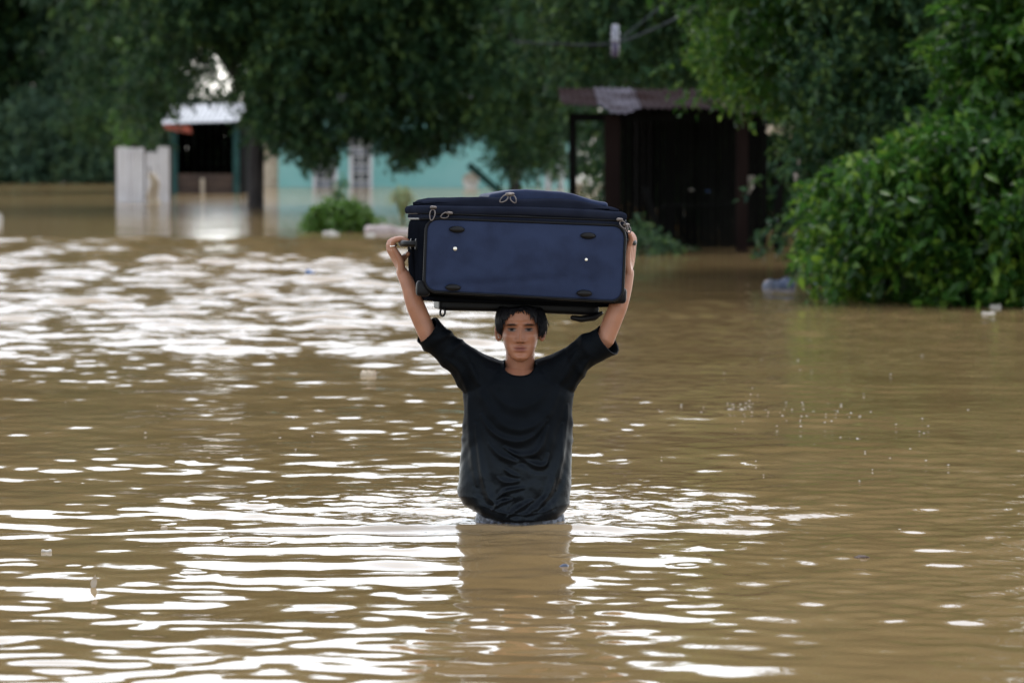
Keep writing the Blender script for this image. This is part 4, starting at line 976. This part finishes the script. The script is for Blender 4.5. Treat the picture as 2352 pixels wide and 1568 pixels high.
def build_shirt():
    mb = MB(); ax = Vector((0, 1, 0))
    rows = [(830, 1160, 1230, .055), (842, 1128, 1262, .075), (858, 1095, 1293, .092), (880, 1066, 1318, .108), (908, 1062, 1319, .120), (950, 1065, 1315, .128), (1010, 1062, 1315, .130), (1060, 1059, 1314, .132), (1110, 1054, 1312, .135), (1138, 1051, 1310, .138), (1158, 1066, 1308, .141), (1172, 1086, 1300, .143), (1184, 1106, 1288, .145), (1190, 1120, 1280, .146)]
    n = 64; V = []; m = len(rows)
    for (py, a, b, dp) in rows:
        z = L3(1190, py).z; xa, xb = L3(a, py).x, L3(b, py).x; cx, hw = (xa + xb) / 2, (xb - xa) / 2
        for k in range(n):
            t = 2 * math.pi * k / n; c, s = math.cos(t), math.sin(t); e = 2 / 2.4
            V.append((cx + hw * math.copysign(abs(c) ** e, c), .03 + dp * math.copysign(abs(s) ** e, s), z))
    Fs = [(i * n + (k + 1) % n, i * n + k, (i + 1) * n + k, (i + 1) * n + (k + 1) % n) for i in range(m - 1) for k in range(n)]
    Fs.append(tuple(range(n))); Fs.append(tuple((m - 1) * n + k for k in range(n))[::-1]); mb.add(V, Fs)
    def sleeve(pts, rad, seg=28):
        q, r = smooth_pts(pts, rad, 4); wall = .0085
        d = (q[-1] - q[-2]).normalized(); q2 = list(q) + [q[-1] + d * .001, q[-2] - d * .0, q[-6]]; r2 = list(r) + [r[-1] - wall, r[-2] - wall, r[-6] - wall - .004]
        # explicit rings: outer, rim, inner recess
        T = (q[-1] - q[0]).normalized(); a = Vector((0, 1, 0)); N = T.cross(a).normalized(); B = T.cross(N).normalized(); V = []; Fs = []
        for p, rr in zip(q2, r2):
            for k in range(seg):
                t = 2 * math.pi * k / seg; V.append(p + N * math.cos(t) * rr + B * math.sin(t) * rr * .92)
        mm = len(q2)
        for i in range(mm - 1):
            for k in range(seg): Fs.append((i * seg + k, i * seg + (k + 1) % seg, (i + 1) * seg + (k + 1) % seg, (i + 1) * seg + k))
        Fs.append(tuple(range(seg))[::-1]); Fs.append(tuple((mm - 1) * seg + k for k in range(seg))); mb.add(V, Fs)
    sleeve([L3(1135, 884, .03), L3(1092, 858, .01), L3(1058, 826, -.02), L3(1018, 794, -.05), L3(980, 758, -.085)], [.105, .083, .064, .059, .058])
    sleeve([L3(1248, 884, .03), L3(1292, 856, .01), L3(1322, 830, -.02), L3(1352, 804, -.05), L3(1397, 781, -.085)], [.105, .080, .062, .060, .064])
    me = remesh(mb, .0030, 3)
    # cut the neck opening
    V = getv(me); bmm = bmesh.new(); bmm.from_mesh(me)
    nc = L3(1194, 838, .0); kill = []
    for v in bmm.verts:
        x = (v.co.x - nc.x) / .058; zz = L3(1190, 864).z + .040 * abs(x) ** 3.0 + max(0, v.co.y - .02) * .35
        if abs(x) < 1.0 and v.co.z > zz and v.co.z > L3(0, 872).z: kill.append(v)
    bmesh.ops.delete(bmm, geom=kill, context='VERTS'); bmm.to_mesh(me); bmm.free(); me.update()
    V = getv(me); N = getn(me); x, y, z = V[:, 0], V[:, 1], V[:, 2]; ax_ = np.abs(x)
    fr = smooth01(-y, -.02, .05)
    warp = .025 * (vnoise(x + 3, z + 7, 9, 1) - .5) * 2
    body = 1 - smooth01(ax_, .17, .24)
    d = np.zeros(len(V))
    # folds traced as curves over the front (coordinates of the shirt front, pixels)
    def fold(pts, amp, wd):
        q = [L3(px * .3516 + 918.75, py * .3516 + 704.4) for px, py in pts]
        q, _ = smooth_pts(q, [0] * len(q), 5); q = np.array([(p.x, p.z) for p in q]); best = np.full(len(V), 1e9); tt = np.zeros(len(V))
        XZ = np.stack([x + warp * .25, z], -1)
        for i in range(len(q) - 1):
            ab = q[i + 1] - q[i]; t = np.clip(((XZ - q[i]) @ ab) / (ab @ ab + 1e-12), 0, 1); dd = np.linalg.norm(XZ - q[i] - t[:, None] * ab, axis=1)
            mk = dd < best; best = np.where(mk, dd, best); tt = np.where(mk, (i + t) / (len(q) - 1), tt)
        w_ = wd * (.6 + .8 * np.sin(math.pi * tt)); e_ = np.sin(math.pi * np.clip(tt, .04, .96)) ** .6
        return amp * e_ * (np.exp(-(best / w_) ** 2) - .45 * np.exp(-((best - 1.9 * w_) / (1.3 * w_)) ** 2))
    def ridge(ph): return (np.sin(ph) * .5 + .5) ** 2.2
    for pts, am, wd in [([(470, 380), (540, 560), (630, 700), (710, 770), (800, 790), (890, 760), (970, 680), (1040, 520)], .007, .014),
                        ([(600, 520), (680, 610), (780, 645), (870, 620), (950, 540)], .005, .013),
                        ([(540, 700), (610, 800), (700, 852), (800, 862), (885, 820), (955, 735)], .008, .009),
                        ([(590, 880), (655, 950), (740, 985), (810, 992)], .006, .008),
                        ([(690, 905), (760, 945), (850, 955), (905, 920), (935, 860), (965, 770)], .009, .008),
                        ([(720, 925), (820, 985), (900, 1025), (948, 1010), (962, 950)], .008, .007),
                        ([(505, 760), (535, 1000), (558, 1150), (590, 1240), (630, 1275)], .010, .010),
                        ([(1065, 760), (1045, 930), (1005, 1080), (960, 1200), (895, 1310)], .010, .010),
                        ([(1095, 640), (1080, 860), (1050, 1020), (1010, 1180)], .007, .009),
                        ([(450, 560), (470, 760), (480, 960), (500, 1150)], .006, .010),
                        ([(630, 1235), (700, 1185), (810, 1165)], .006, .006), ([(595, 1310), (655, 1262), (725, 1240)], .007, .006),
                        ([(700, 1350), (780, 1292), (860, 1245)], .007, .007), ([(690, 1040), (730, 1075), (780, 1090)], .005, .006),
                        ([(820, 1340), (890, 1290), (940, 1220)], .006, .007), ([(640, 1100), (700, 1130), (780, 1120)], .004, .007),
                        ([(420, 300), (470, 420), (540, 520)], .006, .010), ([(1130, 300), (1080, 420), (1020, 520)], .006, .010),
                        ([(300, 330), (390, 420), (440, 560)], .006, .009), ([(1230, 330), (1170, 420), (1130, 540)], .006, .009)]:
        d += fr * fold(pts, am, wd)
    seam = z - (.020 + 1.6 * (x - .01) ** 2); d += fr * .003 * np.exp(-((seam - .012) / .004) ** 2) * (1 - smooth01(ax_, .10, .15))
    cr = vnoise(x + .6 * z + 4, z - .4 * x + 8, 26, 4) - .5; cr2 = vnoise(x - .5 * z + 4, z + .7 * x + 8, 48, 6) - .5
    d += fr * (.007 * cr + .003 * cr2) * (1 - smooth01(z, .10, .24)) * (1 - smooth01(ax_, .13, .19))
    # sleeve creases
    sl = smooth01(ax_, .16, .24); tq = (ax_ * .75 + z * .65)
    d += sl * .009 * (ridge(tq * 2 * math.pi / .075 + 9 * vnoise(x, z, 8, 8)) - .4) * (.1 + vnoise(x + 9, z + y, 12, 9))
    d += .006 * (vnoise(x + 2, z + y * 1.3, 11, 11) - .5) + .0025 * (vnoise(x + 5, z + y * 1.3, 30, 13) - .5)
    V = V + N * d[:, None]
    setv(me, V)
    setfloat(me, 'wet', (1 - smooth01(z + .05 * (vnoise(x, z, 12, 12) - .5), .16, .40)))
    m = bpy.data.materials.new('black_cotton'); m.use_nodes = True; t = m.node_tree; b = t.nodes['Principled BSDF']; Lk = t.links.new
    at = t.nodes.new('ShaderNodeAttribute'); at.attribute_name = 'wet'
    mr = t.nodes.new('ShaderNodeMapRange'); mr.inputs['To Min'].default_value = .62; mr.inputs['To Max'].default_value = .27; Lk(at.outputs['Fac'], mr.inputs['Value']); Lk(mr.outputs[0], b.inputs['Roughness'])
    ms_ = t.nodes.new('ShaderNodeMapRange'); b.inputs['Specular Tint'].default_value = (.72, .86, 1, 1); ms_.inputs['To Min'].default_value = .07; ms_.inputs['To Max'].default_value = .14; Lk(at.outputs['Fac'], ms_.inputs['Value']); Lk(ms_.outputs[0], b.inputs['Specular IOR Level'])  # blue specular tint colours in the bluish sky sheen on the folds
    tc = t.nodes.new('ShaderNodeTexCoord'); nz = t.nodes.new('ShaderNodeTexNoise'); nz.inputs['Scale'].default_value = 14; nz.inputs['Detail'].default_value = 5; Lk(tc.outputs['Object'], nz.inputs['Vector'])
    cr_ = t.nodes.new('ShaderNodeValToRGB'); cr_.color_ramp.elements[0].color = (.0022, .0028, .0038, 1); cr_.color_ramp.elements[1].color = (.0042, .0054, .0074, 1); cr_.color_ramp.elements[0].position = .3; cr_.color_ramp.elements[1].position = .7
    Lk(nz.outputs['Fac'], cr_.inputs[0]); Lk(cr_.outputs[0], b.inputs['Base Color'])
    n2 = t.nodes.new('ShaderNodeTexNoise'); n2.inputs['Scale'].default_value = 260; Lk(tc.outputs['Object'], n2.inputs['Vector'])
    bp = t.nodes.new('ShaderNodeBump'); bp.inputs['Distance'].default_value = .0008; Lk(n2.outputs['Fac'], bp.inputs['Height']); Lk(bp.outputs[0], b.inputs['Normal'])
    so = newobj('shirt', me, m, person)
    zf, zs = L3(1190, 866).z, L3(1190, 834).z; lp = []
    for t in np.linspace(0, 2 * math.pi, 49):
        c_, s_ = math.cos(t), math.sin(t); f_ = max(0.0, s_)
        lp.append(Vector((nc.x + .0610 * math.copysign(abs(c_) ** .8, c_), .036 - .072 * f_ + .050 * max(0.0, -s_), zs - (zs - zf) * f_ ** .75 + .004 * max(0.0, -s_))))
    obj('collar', MB().add(*tube(lp, .0085, 8, cap=False)), m, so)
build_shirt()

def build_shorts():
    mb = MB(); ax = Vector((0, 1, 0))
    mb.add(*tube(*smooth_pts([L3(1190, 1176, .03), L3(1190, 1186, .03), L3(1191, 1196, .03), L3(1191, 1230, .03), L3(1191, 1300, .03)], [.150, .160, .172, .178, .175], 4), 40, squash=(ax, .74)))
    for sg in (-1, 1): mb.add(*capsule([Vector((sg * .08, .03, -.12)), Vector((sg * .10, -.01, -.40))], [.095, .09], 20))
    me = remesh(mb, .005, 1); V = getv(me); N = getn(me)
    V += N * (.010 * (vnoise(V[:, 0] * 1.0 + V[:, 1] + 6, V[:, 2] * .5 + 5, 30, 3) - .5))[:, None]; setv(me, V)
    newobj('shorts', me, mat('patterned_shorts', (0.077, 0.0875, 0.1155), .5, (0.007, 0.00875, 0.014), 55, 2, lo=.47, hi=.56), person)
build_shorts()

# ------------------------------------------------------------------ the suitcase
def suitcase():
    yaw, roll = math.radians(7.0), math.radians(2.3)
    SD = .44; c = P(1199, 687, D0 - .20)
    root = empty('suitcase', c, 'large navy blue soft suitcase held overhead by the wading person', 'suitcase')
    root.rotation_euler = (math.radians(-1.0), roll, yaw)
    navy = mat('navy_nylon', (.0175, .0275, .064), .6, (.0125, .0195, .047), 10, 6, .0008, 420, spec=.12, lo=.36, hi=.56)
    dark = mat('charcoal_fabric', (0.00588, 0.00714, 0.0105), .6, (0.00378, 0.00462, 0.00714), 9, 4, .0008, 380, spec=0.0)
    lidm_lit = mat('lid_fabric_skylit', (.014, .017, .028), .7, (.010, .012, .020), 9, 4, .0008, 380, spec=0.0)  # paler than the charcoal: sky light on the top layers put into colour
    trim = mat('black_trim', (0.0054, 0.006, 0.0078), .4, (0.0036, 0.0042, 0.0054), 20, spec=.12)
    rub = mat('black_rubber', (0.006, 0.006, 0.0066), .45, (0.0042, 0.0042, 0.0048), 30, spec=.2)
    stl = mat('worn_steel', (.15, .13, .12), .45, (.09, .075, .068), 40, metal=.7)
    W_, H_ = .765, .288
    # body: slightly sagging soft box, origin at front bottom centre; y goes back
    def soft(V):
        V = V.copy(); x, y, z = V[:, 0], V[:, 1], V[:, 2]
        V[:, 2] += -.012 * np.cos(x / W_ * math.pi) * (z < 0) * .7 ; V[:, 1] += .006 * np.sin(7 * x + 9 * z)
        V[:, 0] += .006 * np.sin(14 * z + 3 * y) * np.sign(x); V[:, 2] -= .007 * x / .38 * (1 - (z + H_ / 2) / H_); return V
    b = rbox(W_, SD, H_, .035, 14, soft); b.v = [(x, y + SD / 2, z + H_ / 2) for x, y, z in b.v]
    body = obj('body', b, dark, root)
    # navy side panel facing the camera, bulging slightly
    pw, ph = .732, .272
    def puff(V):
        V = V.copy(); x, z = V[:, 0] / (pw / 2), V[:, 2] / (ph / 2); f = V[:, 1] < 0
        V[:, 1] -= f * .012 * (1 - x ** 2) * (1 - z ** 2)
        n1 = vnoise(V[:, 0] + 3, V[:, 2] + 3, 9, 21) - .5; n2 = vnoise(V[:, 0] + .8 * V[:, 2] + 3, V[:, 2] * 1.6 + 3, 17, 22) - .5
        V[:, 1] -= f * (1 - x ** 4) * (1 - z ** 4) * (.007 * n1 + .004 * n2)
        V[:, 1] += f * .0035 * np.exp(-((V[:, 2] + .09 - .12 * (V[:, 0] + .1)) / .012) ** 2) * (V[:, 0] < .15)
        return V
    def rpanel(w_, h_, t_, r_, n=60, m_=26):
        """rounded-corner slab, dense front"""
        xs = np.linspace(-1, 1, n + 1); zs = np.linspace(-1, 1, m_ + 1); V = []; 
        for sgn in (-1, 1):
            for i in range(n + 1):
                for j in range(m_ + 1):
                    X, Z = xs[i] * w_ / 2, zs[j] * h_ / 2; ix, iz = np.clip(X, -(w_ / 2 - r_), w_ / 2 - r_), np.clip(Z, -(h_ / 2 - r_), h_ / 2 - r_)
                    dx, dz = X - ix, Z - iz
                    if dx and dz:
                        l = math.hypot(dx, dz); mx = max(abs(dx), abs(dz)); dx, dz = dx / l * mx, dz / l * mx
                    V.append((ix + dx, sgn * t_ / 2, iz + dz))
        Fs = []; k = (n + 1) * (m_ + 1)
        for i in range(n):
            for j in range(m_):
                a = i * (m_ + 1) + j; q = (a, a + m_ + 1, a + m_ + 2, a + 1); Fs.append(q); Fs.append(tuple(p + k for p in q)[::-1])
        bd = [i * (m_ + 1) for i in range(n + 1)] + [n * (m_ + 1) + j for j in range(1, m_ + 1)] + [i * (m_ + 1) + m_ for i in range(n - 1, -1, -1)] + [j for j in range(m_ - 1, 0, -1)]
        for i in range(len(bd)): a, b_ = bd[i], bd[(i + 1) % len(bd)]; Fs.append((b_, a, a + k, b_ + k))
        return np.array(V), Fs, bd
    V, Fs, bd = rpanel(pw, ph, .012, .045); V = puff(V); cz = H_ / 2 + .002
    V[:, 2] -= .007 * V[:, 0] / .36 * (.5 - V[:, 2] / ph); V = V + np.array([.004, -.003, cz])
    obj('side_panel', MB().add(V, Fs), navy, root)
    loop = [Vector(V[i]) + Vector((0, .001, 0)) for i in bd]
    obj('piping', MB().add(*tube(loop + [loop[0]], .0055, 8, cap=False)), trim, root)
    # feet and rivets
    for (x, z) in [(-.250, .245), (.232, .240), (-.256, .034), (.226, .030)]:
        V2 = []; n = 22; prof = [(1, 0), (1, .006), (.9, .012), (.6, .017), (.02, .018)]
        for (s, d) in prof:
            for k in range(n): t = 2 * math.pi * k / n; V2.append((x + .0285 * s * math.cos(t), -.013 - d, z + .0125 * s * math.sin(t)))
        F2 = [(i * n + k, i * n + (k + 1) % n, (i + 1) * n + (k + 1) % n, (i + 1) * n + k) for i in range(4) for k in range(n)] + [tuple(4 * n + k for k in range(n))]
        obj('foot', MB().add(V2, F2), rub, root)
    for (x, z) in [(-.254, .175), (.228, .153)]:
        V2 = []; n = 14; prof = [(1, 0), (1, .002), (.85, .004), (.5, .006), (.02, .0065)]
        for (s, d) in prof:
            for k in range(n): t = 2 * math.pi * k / n; V2.append((x + .0078 * s * math.cos(t), -.014 - d, z + .0078 * s * math.sin(t)))
        F2 = [(i * n + k, i * n + (k + 1) % n, (i + 1) * n + (k + 1) % n, (i + 1) * n + k) for i in range(4) for k in range(n)] + [tuple(4 * n + k for k in range(n))]
        obj('rivet', MB().add(V2, F2), mat('rivet_metal', (.85, .82, .72), .3, metal=.6), root)
    # expander layer, lid and front pocket lying on top
    def layer(name, w_, d_, z0, z1, m_, r_, fn=None, dx=0, dy=0):
        q = rbox(w_, d_, z1 - z0, r_, 14, fn); q.v = [(x + dx, y + SD / 2 + dy, z + (z0 + z1) / 2) for x, y, z in q.v]; return obj(name, q, m_, root)
    def wob(a, k): 
        return lambda V: V + np.stack([np.zeros(len(V)), np.zeros(len(V)), a * np.sin(k * V[:, 0] + 1.0)], -1)
    layer('expander', .768, SD + .010, .276, .304, lidm_lit, .013, wob(.004, 8), -.004)
    layer('lid', .776, SD + .022, .297, .333, lidm_lit, .0175, wob(.005, 6), -.012)
    def pocket(V):
        V = V.copy(); x = V[:, 0]; t = V[:, 2] > 0; V[:, 2] += t * (.010 * np.sin(5.5 * x + 1.2) - .012 * smooth01(x, .22, .36) - .010 * smooth01(-x, .30, .38) + .004 * np.sin(22 * x + 9 * V[:, 1])); return V
    layer('front_pocket', .722, SD - .03, .322, .360, lidm_lit, .016, pocket, -.012)
    def bulge(V):
        V = V.copy(); x = V[:, 0]; t = V[:, 2] > -.005
        V[:, 2] += t * (.022 * np.exp(-((x + .08) / .09) ** 2) + .014 * np.exp(-((x - .06) / .12) ** 2) - .016 * smooth01(x, .06, .24) + .003 * np.sin(30 * x)); return V
    layer('outer_pocket', .44, SD - .10, .352, .378, navy, .011, bulge, .090, -.01)
    def zips(z, w_, dpt, dx):
        hw, hd = w_ / 2, dpt / 2; r_ = .02; pts = []
        for (cx, cy, a0) in [(hw - r_, hd - r_, 0), (-hw + r_, hd - r_, 90), (-hw + r_, -hd + r_, 180), (hw - r_, -hd + r_, 270)]:
            for t in np.linspace(0, 90, 5): a = math.radians(a0 + t); pts.append(Vector((cx + r_ * math.cos(a) + dx, cy + r_ * math.sin(a) + SD / 2, z)))
        obj('zipper', MB().add(*tube(pts + [pts[0]], .0045, 6, cap=False)), trim, root)
    zips(.279, .760, SD + .006, -.004); zips(.300, .764, SD + .008, -.01)
    def pull(x, y, z, ang, ln=.045, tilt=0.0):
        d = Vector((math.sin(ang), -.25 + tilt, -math.cos(ang))).normalized(); s = d.cross(Vector((0, 1, 0))).normalized(); o = Vector((x, y, z))
        lp = [o + d * (ln * .55 + ln * .45 * math.cos(t)) + s * .008 * math.sin(t) * (1.15 - .3 * math.cos(t)) for t in np.linspace(0, 6.283, 17)]
        mb = MB().add(*tube(lp, .0024, 6, cap=False)); mb.add(*capsule([o + Vector((-.006, 0, .003)), o + Vector((.008, 0, .003))], [.0065, .0055], 8)); obj('zipper_pull', mb, stl, root)
    pull(-.340, -.024, .318, -.15, .046); pull(-.280, -.016, .300, -1.2, .035); pull(.345, -.022, .300, .75, .045); pull(.372, -.010, .282, .5, .03)
    pull(-.065, -.005, .376, -.9, .045, -.2); pull(-.055, .000, .378, .5, .036, -.2)
    # hard back frame underneath, set back from the front, with runners
    def fr(V):
        V = V.copy(); V[:, 2] += .006 * np.cos(V[:, 0] * 4); return V
    q = rbox(.60, SD - .23, .052, .016, 10, fr); q.v = [(x + .02, y + SD / 2 + .105, z - .034) for x, y, z in q.v]; obj('back_frame', q, trim, root)
    q = rbox(.69, SD - .15, .022, .009, 8); q.v = [(x, y + SD / 2 + .06, z - .012) for x, y, z in q.v]; obj('back_plate', q, dark, root)
    obj('skid', MB().add(*capsule([(.22, .215, -.066), (.25, .215, -.070), (.30, .215, -.062), (.325, .215, -.046)], [.010, .013, .013, .008], 10)), rub, root)
    obj('tow_ring', MB().add(*tube([Vector((-.268 + .009 * math.cos(t), .20, -.062 + .014 * math.sin(t))) for t in np.linspace(0, 6.283, 17)], .004, 6, cap=False)), rub, root)
    for sx in (-1, 1):      # corner guards
        q = rbox(.05, .05, .06, .016, 6); q.v = [(x + sx * (W_ / 2 - .020), y + .024, z + .026) for x, y, z in q.v]; obj('corner_guard', q, trim, root)
    # grab handles at both ends
    for sx in (-1, 1):
        zc = .186 if sx < 0 else .221; e = sx * (W_ / 2); yc = .19
        pts = [(e - sx * .01, yc - .085, zc), (e + sx * .022, yc - .080, zc), (e + sx * .042, yc - .055, zc), (e + sx * .046, yc, zc), (e + sx * .042, yc + .055, zc), (e + sx * .022, yc + .080, zc), (e - sx * .01, yc + .085, zc)]
        obj('handle', MB().add(*tube(*smooth_pts(pts, [.010, .011, .012, .0125, .012, .011, .010], 4), 12)), rub, root)
        for dy in (-.09, .09):
            q = rbox(.014, .03, .04, .005, 4); q.v = [(x + e, y + yc + dy, z + zc) for x, y, z in q.v]; obj('handle_mount', q, trim, root)
suitcase()
